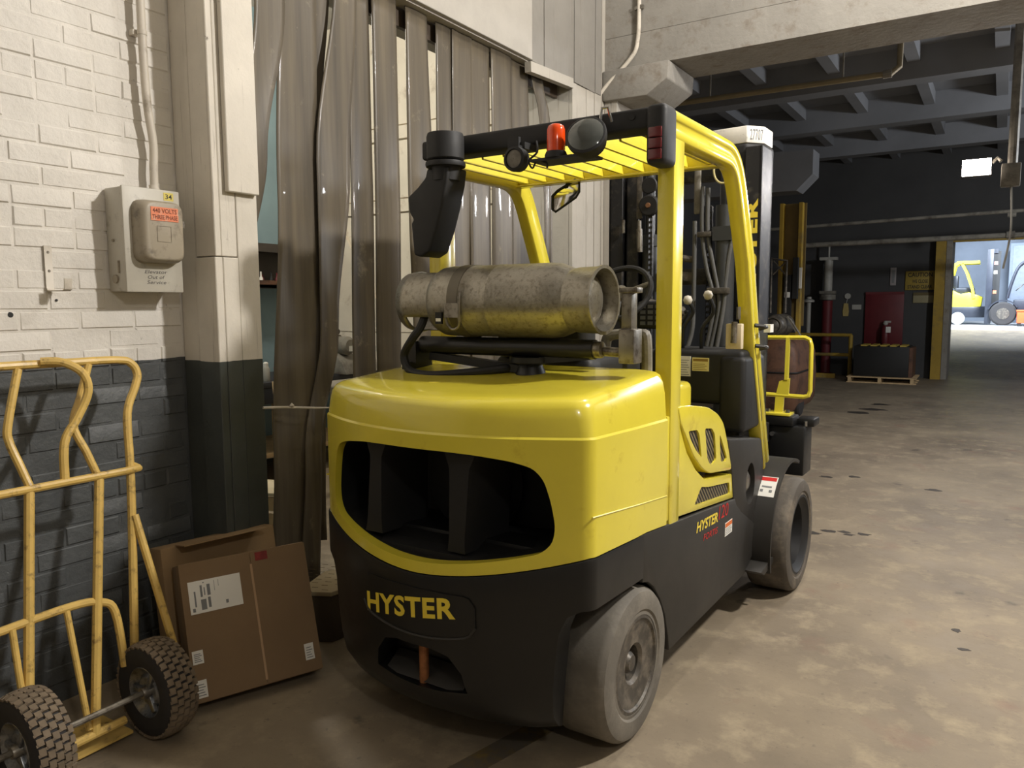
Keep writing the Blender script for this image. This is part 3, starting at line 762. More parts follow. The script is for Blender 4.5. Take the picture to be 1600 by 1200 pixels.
for zf, o, r in ((lambda x, y: seam(x, y), .0, .03), (lambda x, y: seam(x, y) + .02, .0, .03), (lambda x, y: .91, .0, .03), (lambda x, y: belt(x, y) - .004, .0, .03),
                 (lambda x, y: belt(x, y) + .003, .007, .03), (lambda x, y: 1.19 + .6 * slope(y), .014, .035), (lambda x, y: 1.222 + .8 * slope(y), .022, .04),
                 (lambda x, y: 1.240 + slope(y), .034, .045), (lambda x, y: 1.250 + slope(y), .052, .05), (lambda x, y: 1.254 + slope(y), .08, .055), (lambda x, y: 1.257 + slope(y), .13, .06)):
    rows.append([(x, y, zf(x, y)) for x, y in outline(o, r)])
cw = obj('counterweight_upper', body(rows), MT['yellow'], fk, ang=28, label='glossy yellow upper counterweight')
GR = [(0, 1.078), (.15, 1.077), (.25, 1.072), (.36, 1.058), (.425, 1.038), (.455, 1.0), (.475, .93), (.487, .85), (.478, .798), (.445, .765), (.36, .742), (.235, .716), (.10, .698), (0, .694)]
GP = rpoly(GR + [(-x, z) for x, z in GR[-2:0:-1]], .06, 3)
cut(cw, MB().prism(GP, 'y', -.8, -.05))
# side crease of the counterweight
for s in (1, -1):
    obj('side_crease', MB().tube([(s * .588, -.33, .885), (s * .5995, .0, .855), (s * .6, .248, .832)], .003, 6), MT['yellow'], cw)
obj('fill_cap_plug', MB().lathe([(.028, 0), (.03, .004), (.024, .006)], 20, 'z', (-.12, -.22, 1.262)), MT['yellow'], cw)
rows = []
for zf, o, r in ((lambda x, y: seam(x, y) - .004, .012, .03), (lambda x, y: seam(x, y) - .003, -.003, .03), (lambda x, y: seam(x, y) - .012, -.006, .03), (lambda x, y: .60, -.005, .03),
                 (lambda x, y: .52, -.002, .04), (lambda x, y: .40, .0, .06), (lambda x, y: .29, .010, .08), (lambda x, y: .21, .026, .11), (lambda x, y: .16, .055, .14), (lambda x, y: .13, .10, .16)):
    rows.append([(x, y, zf(x, y)) for x, y in outline(o, r, yf=.03)])
cl = obj('counterweight_lower', body(rows), MT['black'], fk, ang=28, label='black lower counterweight')
for s in (1, -1):
    cut(cl, MB().prism([(s * .455, .0), (s * .475, .3), (s * .495, .50), (s * .52, .56), (s * .56, .58), (s * .64, .585), (s * .8, .585), (s * .8, .0)], 'y', -.9, .2))
    cut(cl, MB().box(min(s * .33, s * .9), max(s * .33, s * .9), -.30, .4, -.1, .572))
# drawbar recess
REC = [(-.20, .262), (-.10, .248), (0, .243), (.10, .248), (.20, .262), (.185, .33), (.14, .385), (.08, .40), (-.08, .40), (-.14, .385), (-.185, .33)]
cut(cl, MB().prism(REC, 'y', -.9, -.38))
obj('drawbar_pin', MB().tube([(0, -.455, .235), (0, -.455, .41)], .017, 14), MT['rust'], cl, label='rusty drawbar pin')
obj('recess_ramp', MB().prism([(-.39, .30), (-.39, .25), (-.47, .25)], 'x', -.17, .17), MT['satin'], cl)
# badge and lettering on the rear face
def rear_off(z):
    t = [(.12, .10), (.16, .055), (.21, .026), (.29, .010), (.40, 0), (.52, -.002), (.60, -.005), (.7, -.005), (1.2, .01)]
    for (a, b), (c, d) in zip(t, t[1:]):
        if a <= z <= c: return b + (d - b) * (z - a) / (c - a)
    return 0
def on_rear(d): return lambda x, z, e=0: (x, Yr(x) + rear_off(z) - d - e, z)
def plate(pts, d0, d1, nx=16):
    """polygon top/bottom pairs draped on the rear face: pts = list of (x, z0, z1)"""
    mb = MB(); f = on_rear(d0); g = on_rear(d1)
    a = [f(x, z0) for x, z0, z1 in pts]; b = [f(x, z1) for x, z0, z1 in pts]; c = [g(x, z0) for x, z0, z1 in pts]; d = [g(x, z1) for x, z0, z1 in pts]
    n = len(pts); vs = a + b + c + d; fs = []
    for i in range(n - 1):
        fs += [(i, i + 1, n + i + 1, n + i), (2 * n + i, 3 * n + i, 3 * n + i + 1, 2 * n + i + 1), (i, 2 * n + i, 2 * n + i + 1, i + 1), (n + i, n + i + 1, 3 * n + i + 1, 3 * n + i)]
    fs += [(0, n, 3 * n, 2 * n), (n - 1, 3 * n - 1, 4 * n - 1, 2 * n - 1)]
    return mb.add(vs, fs)
bp = []
for i in range(25):
    x = -.245 + .49 * i / 24; u = x / .245; e = max(0, abs(u) - .86) / .14
    bp.append((x, .438 + .035 * u * u + .03 * e * e, .605 - .035 * e * e))
badge = obj('badge_panel', plate(bp, .0, .005), MT['black'], cl, label='raised badge panel')
obj('badge_lip', MB().tube([on_rear(.006)(x, z0) for x, z0, z1 in bp], .005, 6), MT['satin'], badge)
lf = on_rear(.0065)
obj('lettering', text_fit('HYSTER', .405, .074, lambda a, b, d: lf(a - .025, b + .53 + .03 * (a / .2), d), bold=.034, spacing=1.08), MT['ylet'], badge, label='yellow HYSTER lettering', fix=False)
# grille liner and fins
ln = MB(); k = len(GP)
ln.add([(x * 1.004, -.50 + .17 * (x / .58) ** 2 + .012, .885 + (z - .885) * 1.004) for x, z in GP] + [(x * .93, -.10, .9 + (z - .9) * .93) for x, z in GP],
       [(i, (i + 1) % k, k + (i + 1) % k, k + i) for i in range(k)] + [tuple(range(k, 2 * k))])
gl = obj('radiator_outlet', ln, MT['dark'], fk, label='dark radiator outlet with upright fins', fix=False)
for x0, wt, wb in ((-.23, .048, .07), (.142, .085, .062)):
    P = []
    for i in range(13):
        t = i / 12; zb = .735 if x0 < 0 else .722; z = zb + (1.072 - zb) * t; w_ = wb + (wt - wb) * t + .05 * max(0, t - .82) / .18 + .012 * max(0, .12 - t) / .12
        P.append((x0 + .02 * (t - .5), z, w_))
    mb = MB(); n = len(P)
    vs = [(x - w_ / 2, -.435, z) for x, z, w_ in P] + [(x + w_ / 2, -.435, z) for x, z, w_ in P] + [(x + w_ / 2 + .02, -.20, z) for x, z, w_ in P] + [(x - w_ / 2 + .0, -.20, z) for x, z, w_ in P]
    fs = [(a * n + i, a * n + i + 1, ((a + 1) % 4) * n + i + 1, ((a + 1) % 4) * n + i) for a in range(4) for i in range(n - 1)]
    obj('fin', mb.add(vs, fs), MT['blackm'], gl, ang=50)
obj('outlet_floor', MB().prism([(-.44, .712), (-.15, .75), (-.15, .70), (-.44, .69)], 'x', -.32, .32), MT['blackm'], gl)
obj('fan_shroud', MB().lathe([(.19, -.18), (.21, -.14), (.15, -.12)], 28, 'y', (.0, 0, .90)), MT['blackm'], gl)

# chassis core
obj('chassis', MB().box(-.32, .32, -.28, 1.95, .20, .69).box(-.55, .55, .32, 1.30, .26, .66).box(-.37, .37, -.12, .12, .14, .5), MT['dark'], fk)
for s in (1, -1):
    P = [(.038, .738), (1.10, .634), (1.125, .60), (1.20, .55), (1.46, .42), (1.46, .30), (1.28, .216), (.298, .208), (.285, .27), (.25, .37), (.20, .45), (.14, .515), (.09, .548), (.038, .562)]
    obj('side_panel', MB().prism(P, 'x', s * .575, s * .60), MT['satin'], fk, bevel=.006)
# engine hood side: base skirt, pod and vents
BASE = [(.262, 1.13), (.262, .728), (.384, .716), (1.09, .64), (1.062, .76), (.733, .803), (.681, .813), (.577, .872), (.478, .957), (.413, 1.048), (.375, 1.12)]
POD = [(.35, 1.159), (.499, 1.145), (.697, 1.115), (.825, 1.071), (.903, 1.021), (.969, .918), (1.036, .785), (.733, .825), (.645, .86), (.526, .938), (.46, 1.012), (.413, 1.058), (.382, 1.09)]
V1 = [(.466, 1.046), (.568, 1.037), (.594, 1.011), (.625, .912), (.557, .953), (.491, 1.009)]
V2 = [(.659, 1.03), (.747, 1.018), (.784, .989), (.811, .873), (.766, .860), (.73, .865), (.693, .90)]
V3 = [(.85, .978), (.879, .95), (.958, .855), (.936, .842), (.873, .852), (.857, .923)]
V4 = [(.648, .783), (.736, .765), (1.023, .728), (1.037, .673), (.569, .721)]
for s in (1, -1):
    b = obj('hood_skirt', MB().prism(BASE, 'x', s * .50, s * .592), MT['yellow'], fk, bevel=.006)
    p = obj('hood_pod', MB().prism(rpoly(POD, .03, 3), 'x', s * .40, s * .600), MT['yellow'], fk, bevel=.014, seg=3)
    if s > 0:
        cut(b, MB().prism(rpoly(V4, .014, 3), 'x', .572, .7))
        for q in (V1, V2, V3): cut(p, MB().prism(rpoly(q, .014, 3), 'x', .575, .7))
        obj('vent_mesh', MB().prism(rpoly(V4, .014, 3), 'x', .560, .585), MT['mesh'], b)
        for q in (V1, V2, V3): obj('vent_mesh', MB().prism(rpoly(q, .014, 3), 'x', .560, .592), MT['mesh'], p)
obj('engine_hood', MB().box(-.45, .45, .27, .92, .70, 1.20), MT['yellow'], fk, bevel=.03, seg=3)
# decals on the right side panel
def on_side(x): return lambda a, b, d: (x + d, a, b)
sp_ = on_side(.6012)
obj('lettering', text_fit('HYSTER', .27, .046, lambda a, b, d: sp_(a + .71, b + .618 - .06 * a, d), bold=.03, shear=.22, spacing=1.0), MT['ylet'], fk, fix=False, label='small yellow HYSTER lettering')
obj('model_number', text_fit('120', .135, .060, lambda a, b, d: sp_(a + .925, b + .618 - .06 * a, d), bold=.0, shear=.15), MT['redp'], fk, fix=False, label='red 120 model number')
obj('series_lettering', text_fit('FORTIS', .185, .028, lambda a, b, d: sp_(a + .755, b + .556 - .06 * a, d), bold=.005, shear=.22), MT['redp'], fk, fix=False, label='red FORTIS lettering')
wd = obj('warning_decal', MB().box(.600, .6012, .952, 1.055, .49, .552), MT['white'], fk)
obj('decal_band', MB().box(.6012, .6018, .955, 1.052, .53, .549), MT['orangep'], wd)
pm = MB()
for i in range(4): pm.box(.6012, .6018, .96, 1.045 - .01 * (i % 2), .497 + i * .008, .4995 + i * .008)
obj('decal_print', pm, MT['grey_ink'], wd)

# tires
def solid_tire(name, s, xo, width, y, r, rim_r, dish, hub_r):
    xi = xo - width
    prof = [(rim_r, xi), (r - .03, xi), (r - .008, xi + .012), (r, xi + .03), (r, xo - .035), (r - .004, xo - .02), (r - .016, xo - .006), (r - .035, xo), (rim_r + .02, xo), (rim_r + .012, xo - .006), (rim_r, xo - .004), (rim_r, xi)]
    t = obj('tire', MB().lathe([(a, s * b) for a, b in prof], 56, 'x', (0, y, r), False, False), MT['tire'], fk, ang=30)
    rp = [(rim_r, xo - .006), (rim_r - .012, xo - .004), (rim_r - .018, xo - .012), (rim_r - .05, xo - .012 - dish * .2), (rim_r - .06, xo - dish), (hub_r + .012, xo - dish), (hub_r, xo - dish - .012), (hub_r, xo - dish - .07), (0.0005, xo - dish - .07)]
    rm_ = obj('wheel_rim', MB().lathe([(a, s * b) for a, b in rp], 48, 'x', (0, y, r), False, True), MT['rim'], t, ang=30)
    obj('hub', MB().lathe([(hub_r * .62, s * (xo - dish - .075)), (hub_r * .62, s * (xo - dish - .02)), (hub_r * .45, s * (xo - dish - .006)), (.001, s * (xo - dish - .004))], 24, 'x', (0, y, r), True, False), MT['rim'], rm_)
    bl = MB()
    for i in range(6):
        a = i * math.pi / 3 + .3
        bl.lathe([(.008, s * (xo - dish - .07)), (.008, s * (xo - dish - .045))], 6, 'x', (0, y + hub_r * .82 * math.cos(a), r + hub_r * .82 * math.sin(a)))
    obj('lug_nuts', bl, MT['steel'], rm_, kind='stuff')
    return t
for s in (1, -1):
    solid_tire('steer', s, .603, .225, .0, .274, .175, .018, .062)
    dt = solid_tire('drive', s, .745, .23, 1.80, .305, .215, .10, .11); dt.data.materials[0] = MT['tired']; [c_.data.materials.__setitem__(0, MT['blackm']) for c_ in dt.children]
# front fenders, cowl side, step
for s in (1, -1):
    A = []; B = []
    for i in range(19):
        a = math.radians(196 - 130 * i / 18); A.append((1.80 + .405 * math.cos(a), .305 + .405 * math.sin(a))); B.append((1.80 + .388 * math.cos(a), .305 + .388 * math.sin(a)))
    obj('fender', MB().prism(A + B[::-1], 'x', s * .30, s * .69), MT['satin'], fk, ang=40)
    CW = [(.99, .935), (1.32, .89), (1.59, .85), (1.585, .64), (1.50, .55), (1.44, .46), (1.40, .36), (1.30, .33), (1.16, .42), (1.125, .60), (1.09, .64), (1.062, .76)]
    c = obj('cowl_side', MB().prism(CW, 'x', s * .46, s * .595), MT['satin'], fk, bevel=.012)
    if s > 0:
        E_ = [(1.355 + .075 * math.cos(2 * math.pi * i / 24), .655 + .105 * math.sin(2 * math.pi * i / 24)) for i in range(24)]
        cut(c, MB().prism(E_, 'x', .53, .7))
        obj('access_hub', MB().lathe([(.055, .525), (.055, .568), (.035, .58), (.001, .582)], 20, 'x', (0, 1.37, .66), True, False), MT['steel'], c)
    obj('step', MB().prism([(1.28, .236), (1.46, .262), (1.60, .232), (1.34, .205)], 'x', s * .56, s * .68), MT['satin'], fk, bevel=.004)
dcl = MB()
a0 = math.radians(140); a1 = math.radians(122)
def fpt(a, x, d=0): return (x, 1.80 + (.405 + d) * math.cos(a), .305 + (.405 + d) * math.sin(a))
fd = obj('fender_decal', MB().grid([[fpt(a0 + (a1 - a0) * i / 4, x, .0015) for x in (.585, .675)] for i in range(5)]), MT['white'], fk, fix=False, label='white warning decal with red band')
obj('decal_band', MB().grid([[fpt(a0 + (a1 - a0) * (.76 + .2 * i / 2), x, .0022) for x in (.59, .67)] for i in range(3)]), MT['redp'], fd, fix=False)
obj('decal_print', MB().grid([[fpt(a0 + (a1 - a0) * (.2 + .06 * i), x, .0022) for x in (.60, .615)] for i in range(3)]).grid([[fpt(a0 + (a1 - a0) * (.2 + .06 * i), x, .0022) for x in (.645, .66)] for i in range(3)]).grid([[fpt(a0 + (a1 - a0) * (.42 + .04 * i), x, .0022) for x in (.605, .655)] for i in range(3)]), MT['grey_ink'], fd, fix=False)

# overhead guard
SEC = [(-.033, -.05), (.033, -.05), (.033, -.02), (.024, -.014), (.024, .014), (.033, .02), (.033, .05), (-.033, .05)]
gpath = [(.285, 2.19), (.86, 2.19), (.95, 2.187), (1.02, 2.165), (1.075, 2.12), (1.12, 2.05), (1.268, 1.755), (1.426, 1.256), (1.639, .70)]
for s in (1, -1):
    gp = bez([(0, y, z) for y, z in gpath[1:6]], 3)
    path = [(0, gpath[0][0] if s > 0 else .40, gpath[0][1])] + [tuple(p) for p in gp] + [(0, y, z) for y, z in gpath[6:]]
    sec = SEC if s > 0 else [(-a, b) for a, b in SEC]
    obj('front_leg', MB().sweep([(s * .565, y, z) for x, y, z in path], sec), MT['yellow'], fk, bevel=.004, seg=1, ang=50, label='yellow overhead guard front leg and side rail')
    y0, y1 = (.285, .387) if s > 0 else (.335, .45)
    obj('rear_leg', MB().box(min(s * .53, s * .597), max(s * .53, s * .597), y0, y1, .70, 2.17), MT['yellow'], fk, bevel=.008, label='yellow overhead guard rear leg')
obj('rear_beam', MB().box(-.515, .56, .195, .30, 2.165, 2.245), MT['blackm'], fk, bevel=.014, seg=3, label='black rear cross beam of the overhead guard')
obj('rear_beam_plug', MB().lathe([(.012, .19), (.012, .198)], 14, 'y', (.47, 0, 2.215)).lathe([(.012, .19), (.012, .198)], 14, 'y', (.17, 0, 2.215)), MT['ink'], fk)
obj('front_beam', MB().box(-.535, .535, 1.0, 1.02, 2.145, 2.225).box(-.535, .535, .965, 1.0, 2.145, 2.155), MT['yellow'], fk, bevel=.003, seg=1)
for i in range(10):
    x = .475 - i * .1065
    m = Matrix.Translation((x, 0, 2.187)) @ Matrix.Rotation(math.radians(-12), 4, 'Y')
    obj('slat', MB().box(-.005, .005, .30, 1.0, -.028, .028, m), MT['yellow'], fk)
th_ = obj('tail_lamp', MB().box(.53, .607, .170, .287, 2.035, 2.247), MT['blackm'], fk, bevel=.022, seg=3, label='black housing with dark red tail lens')
for z0 in (2.052, 2.090, 2.128):
    obj('lens_segment', MB().box(.545, .595, .161, .172, z0, z0 + .036), MT['red_lens'], th_, bevel=.004)
lb_ = obj('lamp_bracket', MB().box(.10, .345, .09, .21, 2.080, 2.090).box(-.01, .06, .12, .21, 2.14, 2.165), MT['blackm'], fk)
bec = obj('beacon_base', MB().lathe([(.042, 2.088), (.042, 2.10), (.037, 2.112)], 24, 'z', (.197, .12, 0)), MT['blackm'], fk)
obj('beacon_dome', MB().lathe([(.034, 2.108), (.0345, 2.15), (.034, 2.19), (.030, 2.204), (.018, 2.211), (.001, 2.213)], 28, 'z', (.197, .12, 0), True, False), MT['amber'], bec, ang=60, label='orange beacon dome')
Mw = Matrix.Translation((.335, .10, 2.148)) @ Matrix.Rotation(math.radians(12), 4, 'Z') @ Matrix.Rotation(math.radians(-24), 4, 'X') @ Matrix.Rotation(math.radians(-14), 4, 'Y')
wl_ = obj('work_light', MB().lathe([(.035, .07), (.062, .05), (.074, .012), (.076, -.01), (.070, -.014)], 32, 'y', m=Mw), MT['blackm'], fk, label='round black work light')
obj('light_lens', MB().lathe([(.069, -.012), (.05, -.024), (.025, -.030), (.001, -.031)], 32, 'y', m=Mw, capa=False, capb=False), MT['lens'], wl_, ang=60)
obj('light_yoke', MB().tube([(.375, .13, 2.20), (.38, .13, 2.245), (.40, .14, 2.248), (.405, .16, 2.20)], .006, 8), MT['chrome'], wl_)
Ma = Matrix.Translation((.03, .10, 2.10))
al = obj('backup_alarm', MB().lathe([(.045, .03), (.048, .0), (.046, -.012), (.036, -.016), (.035, -.008), (.001, -.008)], 30, 'y', m=Ma, capb=False), MT['blackm'], fk, label='small round back-up alarm')
obj('alarm_face', MB().lathe([(.034, -.010), (.02, -.013), (.001, -.014)], 26, 'y', m=Ma, capa=False, capb=False), MT['grey'], al)
obj('alarm_bracket', MB().box(-.012, .038, .11, .125, 2.14, 2.185).box(.01, .05, .09, .12, 2.14, 2.15), MT['blackm'], al)
obj('lamp_wire', MB().tube(bez([(.10, .14, 2.165), (.115, .12, 2.12), (.085, .11, 2.09), (.10, .11, 2.06), (.12, .11, 2.085), (.16, .11, 2.075), (.165, .11, 2.055)], 4), .004, 6), MT['ink'], lb_)
mr = obj('rear_mirror', MB().tube([(-.335 + .155 * a, 1.0 - .0 * a, 2.065 + .0 + .045 * a + b * .075) for a, b in ((.0, -.55), (.12, -.8), (.88, -.42), (1.0, -.15), (1.0, .5), (.85, .75), (.2, .55), (.0, .35))], .006, 8, closed=True), MT['blackm'], fk, label='rear view mirror with black rim')
obj('mirror_glass', MB().add([(-.335 + .155 * a, 1.0 + .004, 2.065 + .045 * a + b * .075) for a, b in ((.0, -.55), (.12, -.8), (.88, -.42), (1.0, -.15), (1.0, .5), (.85, .75), (.2, .55), (.0, .35))] + [(-.335 + .155 * .5, .985, 2.065 + .0225)], [(i, (i + 1) % 8, 8) for i in range(8)]), MT['mirror'], mr, fix=False, ang=60)
obj('mirror_arm', MB().tube([(-.25, 1.0, 2.12), (-.25, 1.02, 2.16)], .012, 8), MT['blackm'], mr)

# air intake
obj('intake_cap', MB().lathe([(.070, 2.128), (.076, 2.134), (.076, 2.222), (.072, 2.234), (.001, 2.236)], 36, 'z', (-.308, .10, 0), True, False).lathe([(.080, 2.103), (.082, 2.112), (.080, 2.122)], 36, 'z', (-.308, .10, 0)), MT['blackm'], fk, ang=40, label='round black air intake cap')
SN = [(-.375, 2.10), (-.265, 2.10), (-.275, 2.036), (-.300, 1.944), (-.330, 1.857), (-.370, 1.766), (-.415, 1.745), (-.452, 1.755), (-.465, 1.886), (-.452, 1.90), (-.474, 1.932), (-.480, 1.994), (-.425, 2.03), (-.385, 2.065)]
obj('intake_duct', MB().prism(SN, 'y', .06, .19), MT['blackm'], fk, bevel=.018, seg=3, label='black moulded air intake duct')
obj('intake_neck', MB().lathe([(.056, 2.05), (.060, 2.105)], 28, 'z', (-.315, .11, 0)), MT['blackm'], fk)

# propane cradle on the counterweight
cr = obj('tank_cradle', MB().tube([(-.40, .05, 1.385), (.40, .05, 1.385)], .036, 16).tube([(-.36, .17, 1.375), (.38, .17, 1.375)], .02, 10).box(-.45, -.40, .0, .10, 1.31, 1.40).box(-.45, -.42, -.03, .13, 1.285, 1.315), MT['black'], fk, label='black propane tank cradle')
obj('swivel_base', MB().lathe([(.10, 1.265), (.10, 1.278), (.06, 1.285), (.045, 1.32), (.08, 1.33), (.08, 1.35)], 30, 'z', (.12, .06, 0)), MT['black'], cr)
obj('cradle_end', MB().tube([(.39, .05, 1.385), (.43, .05, 1.385)], .030, 16).box(.50, .56, .03, .10, 1.34, 1.46).box(.505, .545, .04, .09, 1.45, 1.60).box(.50, .57, .03, .08, 1.585, 1.605).tube([(.42, .06, 1.38), (.53, .06, 1.375)], .018, 10), MT['steel'], cr, bevel=.004)
obj('support_arm', MB().bar((-.35, .05, 1.34), (.1, .06, 1.30), .05, .03).bar((.1, .06, 1.33), (.38, .06, 1.36), .05, .025), MT['black'], cr)
hz = bez([(-.325, -.02, 1.52), (-.33, -.05, 1.46), (-.36, -.07, 1.41), (-.41, -.06, 1.345), (-.37, -.07, 1.285), (-.25, -.09, 1.275), (-.12, -.06, 1.285), (.0, .0, 1.30), (.06, .1, 1.31)], 6)
obj('gas_hose', MB().tube(hz, .017, 10), MT['ink'], cr)
obj('hose_fitting', MB().tube([(-.325, -.015, 1.55), (-.325, -.02, 1.50)], .022, 12), MT['steel'], cr)

# operator compartment
obj('seat', MB().box(-.26, .22, .36, .88, 1.2, 1.33).box(-.24, .20, .34, .47, 1.32, 1.62), MT['blackm'], fk, bevel=.04, seg=3)
obj('hip_restraint', MB().tube(bez([(.12, .70, 1.25), (.12, .70, 1.37), (.14, .70, 1.405), (.20, .70, 1.415), (.29, .70, 1.415), (.315, .70, 1.39), (.32, .70, 1.20)], 5), .024, 10), MT['grey'], fk)
swc = Matrix.Translation((-.03, 1.15, 1.60)) @ Matrix.Rotation(math.radians(52), 4, 'X')
sw = obj('steering_wheel', MB().tube([swc @ Vector((.165 * math.cos(a * math.pi / 16), .165 * math.sin(a * math.pi / 16), 0)) for a in range(32)], .015, 8, closed=True), MT['blackm'], fk, label='black steering wheel')
obj('wheel_spokes', MB().tube([swc @ Vector((-.16, .02, 0)), swc @ Vector((0, 0, -.01)), swc @ Vector((.15, .06, 0))], .013, 8).tube([swc @ Vector((0, 0, -.01)), swc @ Vector((.03, -.16, 0))], .013, 8).lathe([(.045, -.02), (.045, .01), (.03, .02)], 20, 'z', m=swc), MT['grey'], sw)
obj('steering_column', MB().tube([(-.03, 1.16, 1.58), (-.03, 1.42, 1.2)], .04, 10), MT['blackm'], fk)
ip = obj('instrument_panel', MB().box(.04, .20, 1.20, 1.26, 1.42, 1.56), MT['ink'], fk, bevel=.02, seg=3)
kb = MB()
for i in range(4):
    for j in range(3): kb.box(.065 + j * .04, .092 + j * .04, 1.196, 1.201, 1.44 + i * .028, 1.458 + i * .028)
obj('key_buttons', kb, mat('button_grey', (96, 98, 100), .5), ip, kind='stuff')
dc = obj('dash_cowl', MB().box(.10, .575, 1.26, 1.56, 1.05, 1.32).box(.46, .59, 1.24, 1.58, .92, 1.29).box(-.50, .10, 1.32, 1.56, .85, 1.30), MT['blackm'], fk, bevel=.025, seg=3)
obj('floor_plate', MB().box(-.5, .5, .92, 1.62, .66, .70), MT['blackm'], fk)
l1 = obj('rating_label', MB().box(.245, .312, 1.256, 1.2605, 1.185, 1.285), MT['white'], dc)
pm = MB()
for i in range(7): pm.box(.25, .305 - .006 * (i % 3), 1.2555, 1.2562, 1.192 + i * .012, 1.195 + i * .012)
obj('label_print', pm, MT['grey_ink'], l1)
l2 = obj('caution_label', MB().box(.320, .405, 1.256, 1.2605, 1.214, 1.280), MT['cream'], dc)
pm = MB().box(.325, .40, 1.2555, 1.2562, 1.262, 1.274)
for i in range(4): pm.box(.325, .395 - .01 * (i % 2), 1.2555, 1.2562, 1.22 + i * .009, 1.2225 + i * .009)
obj('label_print', pm, mat('brown_label_print', (150, 120, 50), .6), l2)
for (x, z, xb) in ((.257, 1.564, .232), (.362, 1.588, .33), (.225, 1.52, .21)):
    lv = obj('control_lever', MB().tube(bez([(xb, 1.36, 1.30), (xb + .005, 1.35, 1.42), (x + .025, 1.36, 1.50), (x + .012, 1.355, z - .02)], 4), .010, 8), MT['black'], fk)
    if z > 1.53: obj('lever_knob', MB().lathe([(.001, -.024), (.016, -.02), (.024, 0), (.016, .02), (.001, .024)], 16, 'z', (x, 1.35, z), False, False), mat('ivory_knob', (196, 190, 176), .35), lv, ang=70)
obj('grab_bracket', MB().box(.50, .575, 1.21, 1.25, 1.33, 1.45), MT['foam'], fk, bevel=.004)
obj('clamp_bolt', MB().tube([(.545, 1.19, 1.36), (.548, 1.19, 1.46)], .014, 10).tube([(.56, 1.21, 1.47), (.56, 1.21, 1.53)], .01, 8), MT['steel'], fk)
obj('grab_handle', MB().tube([(.60, 1.34, 1.44), (.635, 1.36, 1.435), (.635, 1.42, 1.43), (.60, 1.42, 1.42)], .010, 8).tube([(.60, 1.36, 1.34), (.635, 1.38, 1.335), (.635, 1.44, 1.33), (.60, 1.44, 1.32)], .010, 8), MT['satin'], fk)
obj('white_tag', MB().box(.60, .632, 1.50, 1.56, 1.40, 1.44, ), MT['white'], fk)

# mast
for s, xo in ((1, .43), (-1, -.51)):
    a, b = sorted((xo, xo - s * .095)); c, d = sorted((xo - s * .10, xo - s * .18))
    obj('outer_channel', MB().box(a, b, 2.00, 2.03, .12, 2.42).box(a, b, 2.19, 2.22, .12, 2.42).box(*sorted((xo, xo - s * .02)), 2.00, 2.22, .12, 2.42), MT['mast'], fk, bevel=.004, seg=1)
    obj('inner_channel', MB().box(c, d, 2.04, 2.06, .12, 2.38).box(c, d, 2.16, 2.18, .12, 2.38).box(*sorted((xo - s * .10, xo - s * .115)), 2.04, 2.18, .12, 2.38), MT['mast'], fk, bevel=.004, seg=1)
    xc = xo - s * .235
    obj('lift_cylinder', MB().tube([(xc, 2.10, .15), (xc, 2.10, 1.95)], .048, 18).tube([(xc, 2.10, 1.95), (xc, 2.10, 2.36)], .03, 14).tube([(xc, 2.10, 1.90), (xc, 2.10, 1.97)], .056, 18), mat('cylinder_grey', (70, 72, 74), .4, metal=.3), fk)
obj('mast_crossmember', MB().box(-.50, .42, 2.20, 2.26, 2.28, 2.42).box(-.50, .42, 2.20, 2.25, 1.66, 1.76).box(-.50, .42, 2.20, 2.26, .5, .9), MT['mast'], fk, bevel=.006)
obj('carriage', MB().box(-.48, .42, 2.26, 2.34, .30, .42).box(-.48, .42, 2.26, 2.34, .70, .82).box(-.42, -.36, 2.27, 2.33, .42, 1.25).box(.28, .34, 2.27, 2.33, .42, 1.25).box(-.48, .40, 2.27, 2.33, 1.2, 1.27), MT['mast'], fk)
for x in (-.32, .22):
    obj('fork', MB().prism([(2.34, .04), (2.34, .86), (2.38, .86), (2.385, .09), (3.55, .05), (3.55, .04)], 'x', x, x + .12), MT['mast'], fk)
ch_ = MB()
for x in (-.232, .135):
    for i in range(34):
        z = 1.02 + i * .032
        ch_.box(x - .014, x - .010, 2.0, 2.022, z, z + .030).box(x + .010, x + .014, 2.0, 2.022, z, z + .030).box(x - .009, x + .009, 2.003, 2.019, z + .02, z + .034)
obj('lift_chain', ch_, MT['mast'], fk, kind='stuff')
pu = obj('chain_pulley', MB().lathe([(.02, 1.965), (.055, 1.965), (.062, 1.97), (.058, 1.985), (.062, 2.0), (.055, 2.005), (.02, 2.005)], 30, 'y', (-.232, 0, 2.135)).lathe([(.045, 1.975), (.05, 1.98), (.045, 2.0)], 26, 'y', (-.232, 0, 2.255)), MT['blackm'], fk, label='black hose pulley')
obj('pulley_pin', MB().lathe([(.014, 1.955), (.016, 1.96), (.014, 2.0)], 16, 'y', (-.232, 0, 2.135)), mat('bronze_pin', (150, 110, 80), .4, metal=.6), pu)
obj('pulley_hanger', MB().box(-.315, -.275, 1.975, 1.99, 2.06, 2.36), MT['rim'], pu, bevel=.012)
obj('chain_anchor', MB().tube([(-.295, 1.98, 2.05), (-.295, 1.98, 2.0)], .012, 10).tube([(-.295, 1.98, 2.0), (-.29, 1.98, 1.86)], .018, 10).tube([(-.40, 1.98, 2.06), (-.40, 1.98, 1.98)], .01, 8), MT['steel'], fk)
obj('centre_cylinder', MB().tube([(.24, 1.97, 1.30), (.24, 1.97, 2.10)], .055, 20).box(.185, .295, 1.91, 2.0, 1.90, 1.98), mat('cylinder_dark', (62, 64, 66), .4, metal=.25), fk)
